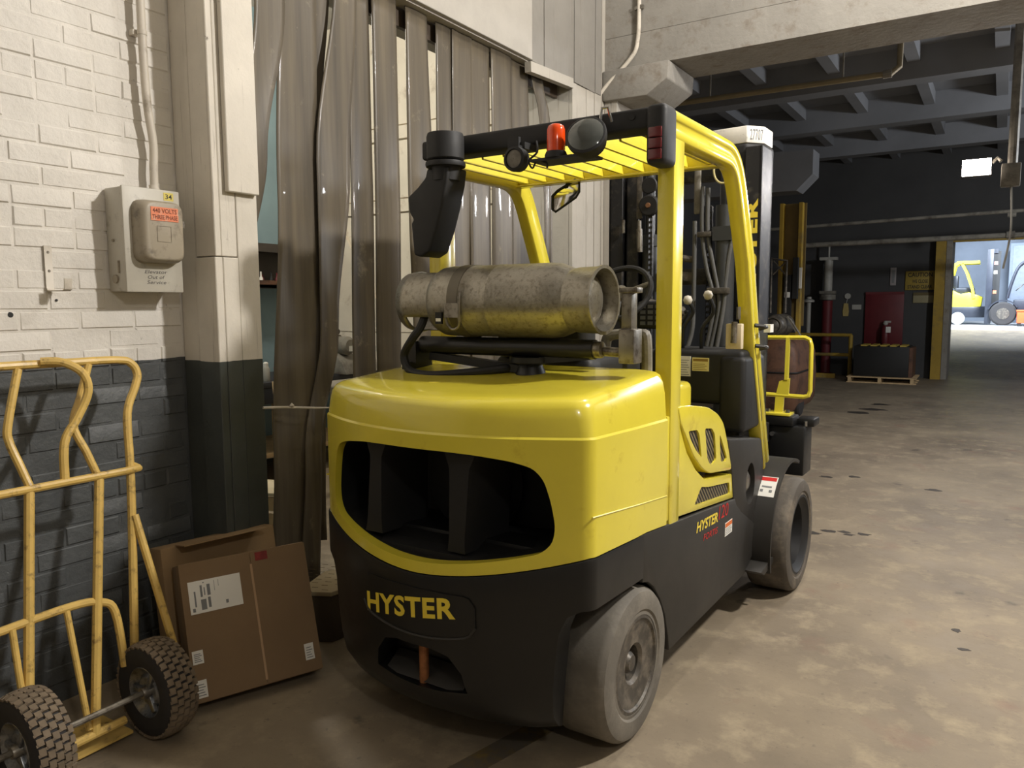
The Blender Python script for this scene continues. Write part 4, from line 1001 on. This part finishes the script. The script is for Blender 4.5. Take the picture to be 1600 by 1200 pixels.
for pts in ([(.118, 1.93, 2.21), (.12, 1.93, 1.95), (.15, 1.93, 1.75), (.19, 1.92, 1.62), (.20, 1.92, 1.50), (.17, 1.9, 1.30)], [(.150, 1.93, 2.20), (.152, 1.93, 1.95), (.185, 1.93, 1.78), (.222, 1.92, 1.62), (.228, 1.92, 1.50), (.19, 1.9, 1.28)],
            [(.30, 1.94, 1.95), (.275, 1.93, 1.80), (.262, 1.93, 1.66), (.255, 1.92, 1.52), (.225, 1.9, 1.28)], [(.075, 1.93, 2.02), (.075, 1.93, 1.62), (.075, 1.92, 1.40), (.05, 1.9, 1.28)]):
    obj('hydraulic_hose', MB().tube(bez(pts, 5), .0125, 10), MT['hose'], fk)
obj('hose_clamp', MB().box(.095, .178, 1.905, 1.955, 1.925, 1.955).box(.165, .285, 1.89, 1.95, 1.60, 1.635), MT['rim'], fk, bevel=.004)
obj('hose_guide', MB().box(.06, .10, 1.94, 1.96, 2.06, 2.40), MT['grey'], fk, bevel=.014)
obj('hose_loop', MB().tube([(.245 + .055 * math.cos(a), 1.90, 2.29 + .075 * math.sin(a)) for a in [math.radians(60 + 12 * i) for i in range(20)]], .006, 8), mat('pale_hose', (196, 184, 130), .4), fk)
obj('tilt_rods', MB().tube([(-.10, 1.9, 1.83), (.06, 1.95, 1.80)], .02, 10).bar((-.12, 1.95, 1.72), (.07, 1.95, 1.70), .04, .05).tube([(-.12, 1.7, 1.55), (.02, 1.9, 1.50)], .03, 10), MT['rim'], fk)
CP = [(.12, 2.06), (.33, 2.04), (.405, 2.13), (.405, 2.30), (.12, 2.30)]
cap = obj('mast_cap', MB().prism(CP, 'z', 2.45, 2.545), MT['whitep'], fk, bevel=.006, label='white painted mast top with number')
e0 = Vector((.33, 2.04, 0)); e1 = Vector((.405, 2.13, 0)); ed = (e1 - e0).normalized(); en = Vector((ed.y, -ed.x, 0))
obj('fleet_number', text_fit('27707', .085, .06, lambda a, b, d: e0 + ed * (a + .062) + en * .0018 + Vector((0, 0, b + 2.497))), MT['grey_ink'], cap, fix=False)
obj('mast_guard', MB().prism([(.20, 2.05), (.33, 2.03), (.415, 2.13), (.415, 2.30), (.20, 2.30)], 'z', 2.23, 2.449), MT['blackm'], fk, bevel=.02, seg=3)
vx = lambda a, b, d: (.383 - b, 1.9985 - d, 1.83 + a)
obj('mast_lettering', text_fit('HYSTER', .60, .062, vx, bold=.045, spacing=1.08), MT['ylet'], fk, fix=False, label='yellow HYSTER lettering up the mast')
# attachment beside the mast
obj('side_shifter', MB().box(.36, .625, 2.36, 2.56, .50, .80).box(.36, .56, 2.34, 2.50, .80, .86).box(.55, .66, 2.45, 2.60, .79, .84), MT['black'], fk, bevel=.01)
obj('bolt', MB().lathe([(.014, 2.33), (.012, 2.36)], 12, 'y', (.44, 0, .75)).lathe([(.012, .80), (.012, .83)], 12, 'z', (.615, 2.42, 0)), MT['chrome'], fk)
gf = obj('yellow_guard_frame', MB().tube([(.33, 2.40, 1.335), (.60, 2.40, 1.338), (.628, 2.40, 1.325), (.638, 2.40, 1.29), (.640, 2.40, 1.02), (.63, 2.40, .99), (.605, 2.40, .98), (.33, 2.40, .985)], .0135, 8).bar((.503, 2.40, 1.335), (.50, 2.40, 1.08), .03, .02).prism([(.44, .98), (.46, 1.07), (.52, 1.09), (.515, .98), (.49, .97), (.485, .88), (.435, .88)], 'y', 2.39, 2.41), MT['yellow'], fk, label='yellow tubular guard frame beside the mast')
obj('frame_foot', MB().box(.36, .54, 2.34, 2.46, .862, .880), MT['yellow'], gf, bevel=.004)
obj('foot_bolt', MB().lathe([(.016, .88), (.014, .897)], 6, 'z', (.40, 2.38, 0)).lathe([(.016, .88), (.014, .897)], 6, 'z', (.515, 2.38, 0)), MT['chrome'], gf)

# ================================================================== propane tank on the forklift
tk = thing('propane_tank', 'weathered aluminium propane tank lying across the back of the forklift', 'gas tank', FO, FR)
TC = (0, .05, 1.562)
obj('tank_shell', MB().lathe([(.06, -.315), (.095, -.305), (.122, -.285), (.136, -.255), (.1385, -.22), (.1385, -.125), (.1405, -.122), (.1405, -.112), (.1385, -.11), (.1385, .0), (.140, .004), (.140, .012), (.1385, .016), (.1385, .22), (.135, .265), (.122, .30), (.108, .335), (.106, .355), (.09, .385), (.06, .40), (.03, .406), (.001, .407)], 48, 'x', TC, True, False), MT['tank'], tk, ang=50)
# valve collar with hand holes
mb = MB(); n = 48; R1, R2 = .124, .119
def collar(i, r, x): a = 2 * math.pi * i / n; return (x, TC[1] + r * math.cos(a), TC[2] + r * math.sin(a))
xs = [-.445, -.40, -.365, -.33, -.275, -.26]
hole = lambda i, c: c in (1, 2, 3) and (28 <= i <= 37 or 6 <= i <= 14)
vs = [collar(i, R1 - (.006 if c == 0 else 0), x) for c, x in enumerate(xs) for i in range(n)]; fs = []
for c in range(len(xs) - 1):
    for i in range(n):
        if not hole(i, c): fs.append((c * n + i, c * n + (i + 1) % n, (c + 1) * n + (i + 1) % n, (c + 1) * n + i))
co = obj('valve_collar', mb.add(vs, fs), MT['tank'], tk, ang=60)
mm = co.modifiers.new('t', 'SOLIDIFY'); mm.thickness = .006
obj('valve', MB().tube([(-.31, .05, 1.562), (-.36, .05, 1.562)], .022, 12).tube([(-.345, .05, 1.56), (-.34, .0, 1.55)], .016, 10), MT['steel'], tk)
obj('foot_ring', MB().lathe([(.110, .30), (.118, .345), (.120, .425), (.124, .43), (.124, .438), (.112, .438), (.110, .42), (.108, .33)], 48, 'x', TC, False, False), MT['tank'], tk, ang=40)
sb = obj('strap', MB().lathe([(.1395, -.165), (.1425, -.165), (.1425, -.115), (.1395, -.115)], 48, 'x', TC, False, False), mat('steel_strap', (110, 104, 92), .45, metal=.6), tk)
obj('buckle', MB().box(-.165, -.10, -.105, -.088, 1.50, 1.555).tube(bez([(-.165, -.098, 1.52), (-.165, -.09, 1.48), (-.14, -.085, 1.455), (-.105, -.09, 1.47), (-.10, -.10, 1.52), (-.10, -.095, 1.60)], 4), .006, 8), MT['steel'], sb)
dl = obj('hazard_label', MB().box(-.215, -.185, -.098, -.0875, 1.475, 1.52), MT['ink'], tk)
obj('label_print', MB().box(-.212, -.188, -.0985, -.0975, 1.485, 1.497), MT['white'], dl)

# ================================================================== workroom behind the curtain
wbn = thing('workbench', 'dark topped workbench with wooden legs glimpsed behind the strip curtain', 'workbench', (-5.75, 4.6, 0))
obj('bench_top', MB().box(-.40, .45, -1.2, 1.25, .84, .89), mat('dark_bench_top', (46, 48, 52), .6), wbn, bevel=.005)
obj('tool_tray', MB().box(.20, .44, -.35, .2, .70, .84), MT['fblack'], wbn, bevel=.01)
for x, y_ in ((-.35, -1.1), (.38, -1.1), (-.35, 1.15), (.38, 1.15), (.38, 0)):
    obj('leg', MB().box(x - .045, x + .045, y_ - .045, y_ + .045, 0, .84), MT['wood'], wbn, bevel=.004)
obj('lower_shelf', MB().box(-.36, .40, -1.1, 1.15, .22, .26), MT['wood'], wbn)
gd = thing('bench_grinder', 'grey cast machine head standing on the workbench behind the curtain', 'machine', (-5.42, 5.4, .89))
obj('machine_base', MB().prism([(-.18, 0), (.22, 0), (.16, .12), (.06, .20), (-.16, .20)], 'y', -.12, .12), MT['grey'], gd, bevel=.015)
obj('motor_housing', MB().lathe([(.07, -.17), (.09, -.15), (.09, .13), (.06, .16)], 22, 'x', (.0, 0, .27)), MT['grey'], gd)
obj('spindle', MB().tube([(-.26, 0, .34), (.02, 0, .34)], .035, 12).lathe([(.055, -.26), (.055, -.22)], 18, 'x', (0, 0, .46)).tube([(-.25, 0, .46), (.0, 0, .40)], .03, 10), MT['rim'], gd)
obj('machine_arm', MB().bar((.10, 0, .24), (.62, .05, .26), .05, .05).tube(bez([(.40, .0, .28), (.48, 0, .12), (.46, 0, .02)], 5), .01, 6), MT['elec'], gd)
rt = thing('parts_tray', 'red and white cluttered parts rack fixed below the dark wall shelf', 'rack', (-6.05, 5.05, 1.72))
obj('tray', MB().box(-.10, .10, -.55, .55, 0, .03).box(.08, .10, -.55, .55, 0, .07), MT['brown'], rt)
rnd = random.Random(11)
for i in range(16):
    a = -.5 + i * .064
    obj('small_part', MB().lathe([(.018, .03), (.02, .09), (.008, .11), (.008, .13 + rnd.random() * .04)], 10, 'z', (rnd.uniform(-.04, .05), a, 0)), rnd.choice((MT['white'], MT['red'], MT['ink'], MT['pale'])), rt)
for i, (x, y_, z_) in enumerate(((-5.40, 4.50, .89), (-5.46, 4.68, .89))):
    b_ = thing('spray_can', ('pale capped can on the workbench beside the boarded pilaster', 'pink and white bottle on the workbench behind the curtain')[i], 'can', (x, y_, z_))
    obj('can_body', MB().lathe([(.03, 0), (.033, .01), (.033, .11), (.022, .13)], 16, 'z'), (MT['pale'], mat('pink_plastic', (220, 130, 120), .5))[i], b_)
    obj('can_cap', MB().lathe([(.022, .13), (.022, .16), (.012, .17)], 14, 'z'), MT['white'], b_)
lb = []
for i, (x0, y0, x1, y1, h, wd, lab) in enumerate(((-4.55, 3.95, -4.75, 4.05, .95, .16, 'raw wooden board leaning against the workbench, nearest the pilaster'),
                                               (-4.45, 4.10, -4.7, 4.2, 1.05, .12, 'narrow raw board leaning behind the nearest strip'),
                                               (-4.15, 4.45, -4.4, 4.6, 1.0, .14, 'pale board leaning behind the strip nearest the forklift corner'))):
    t = thing('leaning_board', lab, 'board', (x0, y0, 0))
    obj('board_plank', MB().bar((0, 0, .012), (x1 - x0, y1 - y0, h), wd, .025, (.8, .6, 0)), MT['wood'], t, bevel=.003)
    obj('board_end', MB().bar((x1 - x0, y1 - y0, h), ((x1 - x0) * 1.004, (y1 - y0) * 1.004, h * 1.004), wd * .99, .024, (.8, .6, 0)), MT['foam'], t)
cb = thing('wooden_crate', 'low pale wooden crate on the workroom floor behind the curtain', 'crate', (-4.05, 3.35, 0), .3)
for i in range(3):
    obj('slat', MB().box(-.22, .22, -.16, -.145, .02 + i * .11, .11 + i * .11), MT['wood'], cb, bevel=.002, seg=1)
    obj('slat', MB().box(.205, .22, -.16, .16, .02 + i * .11, .11 + i * .11), MT['wood'], cb, bevel=.002, seg=1)
obj('crate_lid', MB().box(-.23, .23, -.17, .17, .34, .36), MT['foam'], cb, bevel=.003)
obj('corner_post', MB().box(.17, .205, -.145, -.11, 0, .34).box(-.22, -.185, -.145, -.11, 0, .34), MT['wood'], cb)
tr = thing('rope_tie', 'thin pale rope pulled across the nearest curtain strip', 'rope', (-2.80, 2.26, 1.08))
obj('rope', MB().tube([(.005, .045, .01), (.02, .16, .0), (.045, .32, -.02), (.05, .42, -.03)], [.006, .006, .005, .003], 8), MT['conduit'], tr)
obj('knot', MB().lathe([(.001, -.012), (.012, 0), (.001, .012)], 10, 'z', (.03, .19, .006), False, False), MT['conduit'], tr)

# ================================================================== far hall things
of = thing('old_forklift', 'dull brown forklift with a grey gas tank, half hidden behind the yellow forklift mast', 'forklift', (-2.5, 10.9, 0))
rows = []
for z, o in ((.10, .06), (.2, .01), (.55, 0), (.85, .02), (1.0, .06), (1.06, .13)):
    rows.append([(x * .9 - .0, y * .9, z) for x, y in [(a * (1 - o), b) for a, b in outline(o, .12, hw=.32, yf=.9)]])
obj('brown_counterweight', body(rows), MT['brown'], of, ang=40)
obj('counterweight_band', MB().tube([(x * .905, y * .905 - .002, .62) for x, y in outline(0, .12, hw=.32, yf=.3)], .012, 6), MT['dark'], of)
obj('gas_tank', MB().lathe([(.001, -.30), (.08, -.29), (.125, -.25), (.145, -.20), (.15, -.12), (.15, .3)], 28, 'y', (-.06, -.05, 1.24), False, True).lathe([(.10, -.32), (.112, -.32), (.118, -.22), (.10, -.22)], 28, 'y', (-.06, -.05, 1.24), False, False), MT['rim'], of, ang=50)
obj('tank_strap', MB().bar((.08, -.15, 1.36), (.20, -.15, 1.16), .05, .02).tube([(.12, -.17, 1.33), (.28, -.17, 1.08)], .012, 6), MT['grey'], of)
for x in (-.33, -.06):
    obj('mast_upright', MB().box(x, x + .05, 1.0, 1.12, .1, 3.0), MT['ycol'], of)
obj('mast_plate', MB().box(-.36, .02, 1.12, 1.16, 1.2, 3.0), mat('dull_olive_plate', (110, 92, 48), .6), of)
obj('hose_pack', MB().box(-.10, -.03, .9, .98, 1.6, 2.2).box(-.22, -.12, .9, .98, 1.35, 1.95), MT['ink'], of)
obj('tag_plate', MB().box(.0, .035, .86, .88, 1.75, 2.05).box(-.20, -.13, .86, .89, 1.62, 1.7), MT['white'], of)
obj('backrest_frame', MB().tube([(-.33, .6, 1.4), (-.33, .6, 2.18), (-.12, .6, 2.14), (-.12, .6, 1.4)], .018, 8).tube([(-.31, .6, 2.15), (-.14, .6, 1.95)], .012, 6).tube([(-.31, .6, 1.95), (-.14, .6, 2.12)], .012, 6), MT['rim'], of)
for x in (-.26, .2):
    obj('rear_wheel', MB().lathe([(.05, -.07), (.17, -.07), (.19, -.05), (.19, .05), (.17, .07), (.05, .07)], 26, 'x', (x, -.02, .19)), MT['htrubd'], of)

rc = thing('hydraulic_column', 'dark red vertical pipe column with a pale upper cylinder by the back wall', 'pipe column', (-3.09, 17.3, 0))
obj('red_casing', MB().lathe([(.14, 0), (.14, .06), (.10, .07), (.105, 1.55), (.11, 1.58)], 22, 'z'), MT['red'], rc)
obj('flange', MB().lathe([(.16, 1.60), (.16, 1.70), (.12, 1.72)], 22, 'z').box(-.15, .15, -.10, .10, 1.72, 1.78), MT['grey'], rc)
obj('pale_cylinder', MB().lathe([(.085, 1.78), (.085, 2.44), (.06, 2.46)], 22, 'z').box(-.17, .17, -.08, .08, 2.42, 2.48), MT['pale'], rc)
obj('vent_stack', MB().tube([(0, 0, 2.48), (0, 0, 2.75)], .02, 8), MT['pale'], rc)
sd = thing('standpipe', 'slim grey standpipe beside the dark red column', 'pipe', (-3.42, 17.1, 0))
obj('pipe', MB().tube([(0, 0, 0), (0, 0, 1.62)], .045, 12), MT['pale'], sd)
obj('cap_flange', MB().lathe([(.11, 1.55), (.11, 1.59), (.05, 1.62), (.05, 1.66)], 16, 'z'), MT['pale'], sd)
rl = thing('guard_rail', 'dull yellow pipe guard rail in front of the dark red column', 'railing', (-3.0, 16.8, 0))
obj('top_rail', MB().tube([(-.75, 0, .88), (.49, 0, .88)], .035, 10), MT['ycol'], rl)
obj('mid_rail', MB().tube([(-.75, 0, .48), (.49, 0, .48)], .035, 10), MT['ycol'], rl)
for x in (-.72, .47): obj('post', MB().tube([(x, 0, 0), (x, 0, .88)], .04, 10), MT['ycol'], rl)
obj('base_rail', MB().box(-.75, .2, -.03, .03, 0, .09), MT['ycol'], rl)
rp = thing('red_panel', 'dark red backing panel on the back wall behind the battery', 'panel', (-2.03, 17.59, .6))
obj('panel_board', MB().box(-.36, .36, -.04, 0, 0, 1.15), MT['red'], rp, bevel=.005)
obj('panel_trim', MB().box(-.36, .36, -.05, -.04, 1.10, 1.15), MT['red'], rp)
ex = thing('fire_extinguisher', 'small extinguisher with a pale head hanging on the red panel', 'extinguisher', (-1.98, 17.45, .62))
obj('cylinder', MB().lathe([(.07, 0), (.08, .02), (.08, .38), (.04, .45)], 18, 'z'), MT['red'], ex)
obj('valve_head', MB().lathe([(.035, .45), (.05, .48), (.03, .54)], 12, 'z').box(-.02, .10, -.02, .02, .50, .54), MT['pale'], ex)
obj('paper_tag', MB().box(.02, .11, -.09, -.085, .30, .42), MT['white'], ex)
pa = thing('pallet', 'thin wooden pallet under the forklift battery by the back wall', 'pallet', (-1.87, 16.45, 0), math.radians(1))
for i in range(5): obj('deck_board', MB().box(-.60, .60, -.42 + i * .2, -.30 + i * .2, .10, .12), MT['wood'], pa)
for x in (-.58, -.05, .50): obj('stringer', MB().box(x, x + .06, -.42, .50, .02, .10), MT['wood'], pa)
for i in (0, 2, 4): obj('base_board', MB().box(-.60, .60, -.42 + i * .2, -.30 + i * .2, 0, .02), MT['wood'], pa)
bt = thing('forklift_battery', 'black forklift battery case with yellow cell tops on the pallet', 'battery', (-1.87, 16.5, .12))
obj('battery_case', MB().box(-.50, .46, -.34, .36, 0, .58), MT['ink'], bt, bevel=.01)
obj('case_end', MB().box(.46, .52, -.30, .36, 0, .56), MT['brown'], bt)
for i in range(5): obj('cell_top', MB().box(-.38 + i * .17, -.27 + i * .17, -.34, .2, .58, .605), mat('cell_yellow', (190, 164, 70), .6) if i == 0 else bpy.data.materials['cell_yellow'], bt)
s1 = thing('warning_sign', 'dull yellow warning sign with dark text beside the door post', 'sign', (-1.40, 17.585, 1.97))
obj('sign_plate', MB().box(-.265, .265, -.012, 0, -.19, .19), mat('sign_yellow', (150, 128, 52), .6), s1, bevel=.003)
obj('sign_header', text_fit('CAUTION', .44, .085, lambda a, b, d: (a, -.0135, b + .115), bold=.02), MT['ink'], s1, fix=False)
obj('sign_text', text_fit('WE CLOSE', .28, .07, lambda a, b, d: (a, -.0135, b - .015), bold=.02), MT['ink'], s1, fix=False)
obj('sign_text', text_fit('STAND CLEAR', .44, .07, lambda a, b, d: (a, -.0135, b - .125), bold=.02), MT['ink'], s1, fix=False)
s2 = thing('notice_sign', 'smaller tan notice plate mounted under the yellow warning sign', 'sign', (-1.33, 17.585, 1.63))
obj('sign_plate', MB().box(-.18, .18, -.012, 0, -.11, .10), mat('sign_tan', (150, 142, 110), .6), s2, bevel=.003)
obj('sign_band', MB().box(-.18, .18, -.014, -.012, .04, .10), mat('sign_olive', (96, 84, 48), .6), s2)
s3 = thing('placard', 'narrow upright pale placard on the dark back wall', 'sign', (-1.89, 17.585, 2.06))
obj('sign_plate', MB().box(-.055, .055, -.012, 0, -.18, .18), mat('placard_pale', (150, 144, 142), .6), s3, bevel=.003)
obj('sign_text', MB().box(-.025, .025, -.0135, -.012, -.13, .13), MT['grey_ink'], s3)
s4 = thing('control_tag', 'tan pull tag hanging right of the dark red column', 'tag', (-2.77, 17.6, 1.25))
obj('tag_body', MB().prism([(-.05, 0), (.05, 0), (.06, .10), (.04, .27), (-.04, .27), (-.06, .10)], 'y', -.02, 0), mat('tan_tag', (176, 156, 96), .6), s4)
obj('tag_disc', MB().lathe([(.06, -.03), (.06, 0)], 16, 'y', (.03, 0, .42)).tube([(.0, -.01, .26), (.03, -.01, .40)], .008, 6), MT['pale'], s4)
obj('side_plate', MB().box(.12, .30, -.02, 0, .14, .24), MT['pale'], s4)
for i, (zz, x0, x1, r, lab) in enumerate(((2.60, -3.45, 2.6, .045, 'long grey pipe running across just above the back doorway'), (2.93, -3.9, 3.0, .03, 'thinner grey pipe above the long pipe near the back wall'))):
    pp = thing('overhead_pipe', lab, 'pipe', (0, 15.2, zz))
    obj('pipe', MB().tube([(x0, 0, 0), (x1, 0, .04 + .1 * i)], r, 10), MT['grey'], pp)
    obj('coupling', MB().tube([(x0 - .06, 0, 0), (x0 + .08, 0, 0)], r * 1.5, 10).tube([(.02, 0, .025), (.14, 0, .03)], r * 1.4, 10), MT['grey'], pp)
pp = thing('overhead_pipe', 'brownish pipe under the ceiling joists beyond the concrete beam', 'pipe', (0, 8.8, 3.85))
obj('pipe', MB().tube([(-3.4, 0, 0), (-1.05, 0, -.02), (-.98, .05, .05), (-.98, .1, .5)], .03, 10), mat('tan_pipe', (128, 116, 88), .6), pp)
obj('hanger_rod', MB().tube([(-2.9, 0, 0), (-2.9, 0, .75)], .01, 6).tube([(-1.5, 0, 0), (-1.5, 0, .75)], .01, 6), MT['grey'], pp)
obj('coupling', MB().tube([(-1.12, 0, -.02), (-1.04, 0, -.02)], .042, 10), MT['grey'], pp)

# flood lamp on its conduit drop
fd_ = thing('flood_lamp', 'lit flood lamp hanging from the far ceiling conduit at right', 'lamp', (-.30, 10.0, 3.0))
obj('lamp_housing', MB().prism([(-.15, -.09), (.15, -.09), (.13, .10), (-.13, .10)], 'y', .0, .14), MT['blackm'], fd_, bevel=.01)
obj('lamp_glass', MB().box(-.135, .135, -.016, -.001, -.08, .09), MT['lamp'], fd_, label='glowing white lamp glass')
obj('lamp_bracket', MB().tube([(.14, .08, .05), (.19, .08, .10), (.225, .06, .06)], .02, 8), MT['grey'], fd_)
dp = thing('conduit_drop', 'vertical pale conduit drop beside the lit flood lamp', 'conduit', (.03, 10.05, 2.8))
obj('pipe', MB().tube([(0, 0, 0), (0, 0, 1.8)], .05, 10), MT['grey'], dp)
obj('junction_box', MB().box(-.10, .08, -.07, .07, -.02, .22), MT['grey'], dp, bevel=.01)
obj('cable', MB().tube(bez([(.0, -.05, .0), (.02, -.05, -.5), (-.03, -.05, -.9)], 5), .012, 6), MT['grey'], dp)
# lamps out of frame that light the near hall
def high_bay(name, loc, label):
    t = thing('hanging_lamp', label, 'lamp', loc)
    obj('lamp_shade', MB().lathe([(.26, .0), (.265, .02), (.16, .20), (.10, .24), (.10, .34)], 32, 'z', (0, 0, .16), False, True), MT['grey'], t)
    obj('lamp_stem', MB().tube([(0, 0, .48), (0, 0, 5.4 - loc[2])], .015, 8), MT['steel'], t)
high_bay('k', KEY, 'bright hanging shop lamp to the right of the forklift, outside the picture')
high_bay('o', OVER, 'bright hanging shop lamp high above the forklift, outside the picture')
high_bay('f', FILL, 'dim hanging shop lamp behind the camera, outside the picture')

# two forklifts parked in the bright hall beyond
UZ = .74
A = thing('yellow_forklift', 'bright yellow forklift parked beyond the far doorway', 'forklift', (-1.3, 31.5, UZ))
obj('lower_body', MB().box(-1.3, .85, -.55, .55, .25, .62), MT['fblack'], A, bevel=.04)
obj('hood', MB().prism([(-1.3, .6), (.72, .6), (.76, .95), (.35, 1.12), (.1, 1.05), (-.2, 1.22), (-1.3, 1.25)], 'y', -.5, .5), MT['fyel'], A, bevel=.03)
obj('seat', MB().box(-.1, .5, -.3, .3, 1.1, 1.28).box(-.15, .0, -.3, .3, 1.25, 1.7), MT['fblack'], A, bevel=.04)
for y_ in (-.5, .5):
    obj('front_leg', MB().sweep([(-.3, y_, 1.15), (-.12, y_, 2.05), (.0, y_, 2.13), (.62, y_, 2.14)], [(-.04, -.05), (.04, -.05), (.04, .05), (-.04, .05)], ref=(0, 1, 0)), MT['fyel'], A)
    obj('rear_leg', MB().sweep([(.1, y_, 2.1), (.25, y_, 1.8), (.45, y_, 1.2), (.5, y_, .9)], [(-.04, -.04), (.04, -.04), (.04, .04), (-.04, .04)], ref=(0, 1, 0)), MT['fyel'], A)
obj('roof', MB().box(-.05, .62, -.5, .5, 2.12, 2.18), MT['fyel'], A)
for x in (.05, -1.0):
    obj('wheel', MB().lathe([(.10, -.1), (.2, -.1), (.22, -.08), (.22, .08), (.2, .1), (.1, .1)], 28, 'y', (x, -.46, .22)), MT['pale'], A)
B = thing('black_forklift', 'dark forklift with tall mast and big wheel parked in front of the bright yellow one', 'forklift', (0.05, 30.6, UZ))
for y_ in (-.35, .35):
    obj('mast_channel', MB().box(-.5, -.32, y_ - .07, y_ + .07, .05, 2.52), MT['fblack'], B, bevel=.01)
obj('mast_crossbar', MB().box(-.48, -.2, -.35, .35, 2.38, 2.52).box(-.48, -.3, -.35, .35, 1.2, 1.3).box(-.48, -.3, -.35, .35, .3, .6), MT['fblack'], B)
obj('mast_inner', MB().box(-.32, -.12, -.30, .30, .3, 2.45), MT['ink'], B)
for z_ in (2.0, 1.7, 1.05): obj('mast_tag', MB().box(-.30, -.20, -.315, -.30, z_, z_ + .11), mat('tag_%d' % int(z_ * 100), ((214, 150, 140), (210, 205, 190), (210, 120, 90))[(2.0, 1.7, 1.05).index(z_)], .5), B)
for x in (.02, 1.4):
    wh = obj('wheel', MB().lathe([(.12, -.14), (.34, -.14), (.39, -.10), (.39, .10), (.34, .14), (.12, .14)], 36, 'y', (x, -.45, .39)), MT['htrubd'], B)
    obj('hub', MB().lathe([(.20, -.12), (.18, -.15), (.05, -.16), (.001, -.16)], 24, 'y', (x, -.45, .39), True, False), MT['rim'], wh)
obj('body', MB().box(.3, 2.0, -.5, .5, .35, .85).box(.9, 2.0, -.5, .5, .85, 1.2), MT['fblack'], B, bevel=.04)
obj('fender', MB().prism([(.02 + .46 * math.cos(a), .39 + .46 * math.sin(a)) for a in [math.radians(160 - i * 12) for i in range(12)]] + [(.02 + .42 * math.cos(a), .39 + .42 * math.sin(a)) for a in [math.radians(28 + i * 12) for i in range(12)]], 'y', -.55, -.25), MT['fblack'], B)
for y_ in (-.45, .45):
    obj('guard_leg', MB().tube(bez([(.12, y_, .9), (.22, y_, 1.4), (.38, y_, 1.9), (.62, y_, 2.1), (1.0, y_, 2.14), (1.8, y_, 2.14)], 4), .045, 8), MT['fblack'], B)
obj('seat', MB().box(.75, 1.1, -.25, .25, .95, 1.1).box(1.05, 1.15, -.25, .25, 1.1, 1.6), MT['fblack'], B, bevel=.04)
obj('roof', MB().box(.6, 1.8, -.45, .45, 2.13, 2.18), MT['fblack'], B)
obj('steering_wheel', MB().tube([(.45 + .10 * math.cos(i * .4), .17 * math.sin(i * .4), 1.25 + .10 * math.cos(i * .4)) for i in range(16)], .015, 6, closed=True), MT['rim'], B)
oc = thing('orange_crate', 'orange container on the floor beside the dark far forklift', 'container', (.75, 29.6, UZ))
obj('container_body', MB().box(-.30, .5, -.3, .3, .10, .5), MT['orange'], oc, bevel=.02)
obj('container_feet', MB().box(-.28, -.18, -.28, .28, 0, .1).box(.38, .48, -.28, .28, 0, .1), MT['ink'], oc)
obj('container_rim', MB().box(-.32, .52, -.32, .32, .47, .52), MT['orange'], oc, bevel=.01)
lk = thing('grey_cabinet', 'blue grey tall panel cabinet behind the far forklifts', 'cabinet', (1.4, 35.5, UZ))
obj('cabinet_body', MB().box(-1.2, 1.4, -.3, .3, 0, 3.0), mat('blue_grey_steel', (128, 140, 158), .5), lk, bevel=.02)
obj('cabinet_door', MB().box(-1.1, .08, -.33, -.3, .1, 2.9).box(.12, 1.3, -.33, -.3, .1, 2.9), mat('blue_grey_door', (140, 150, 166), .5), lk, bevel=.01)
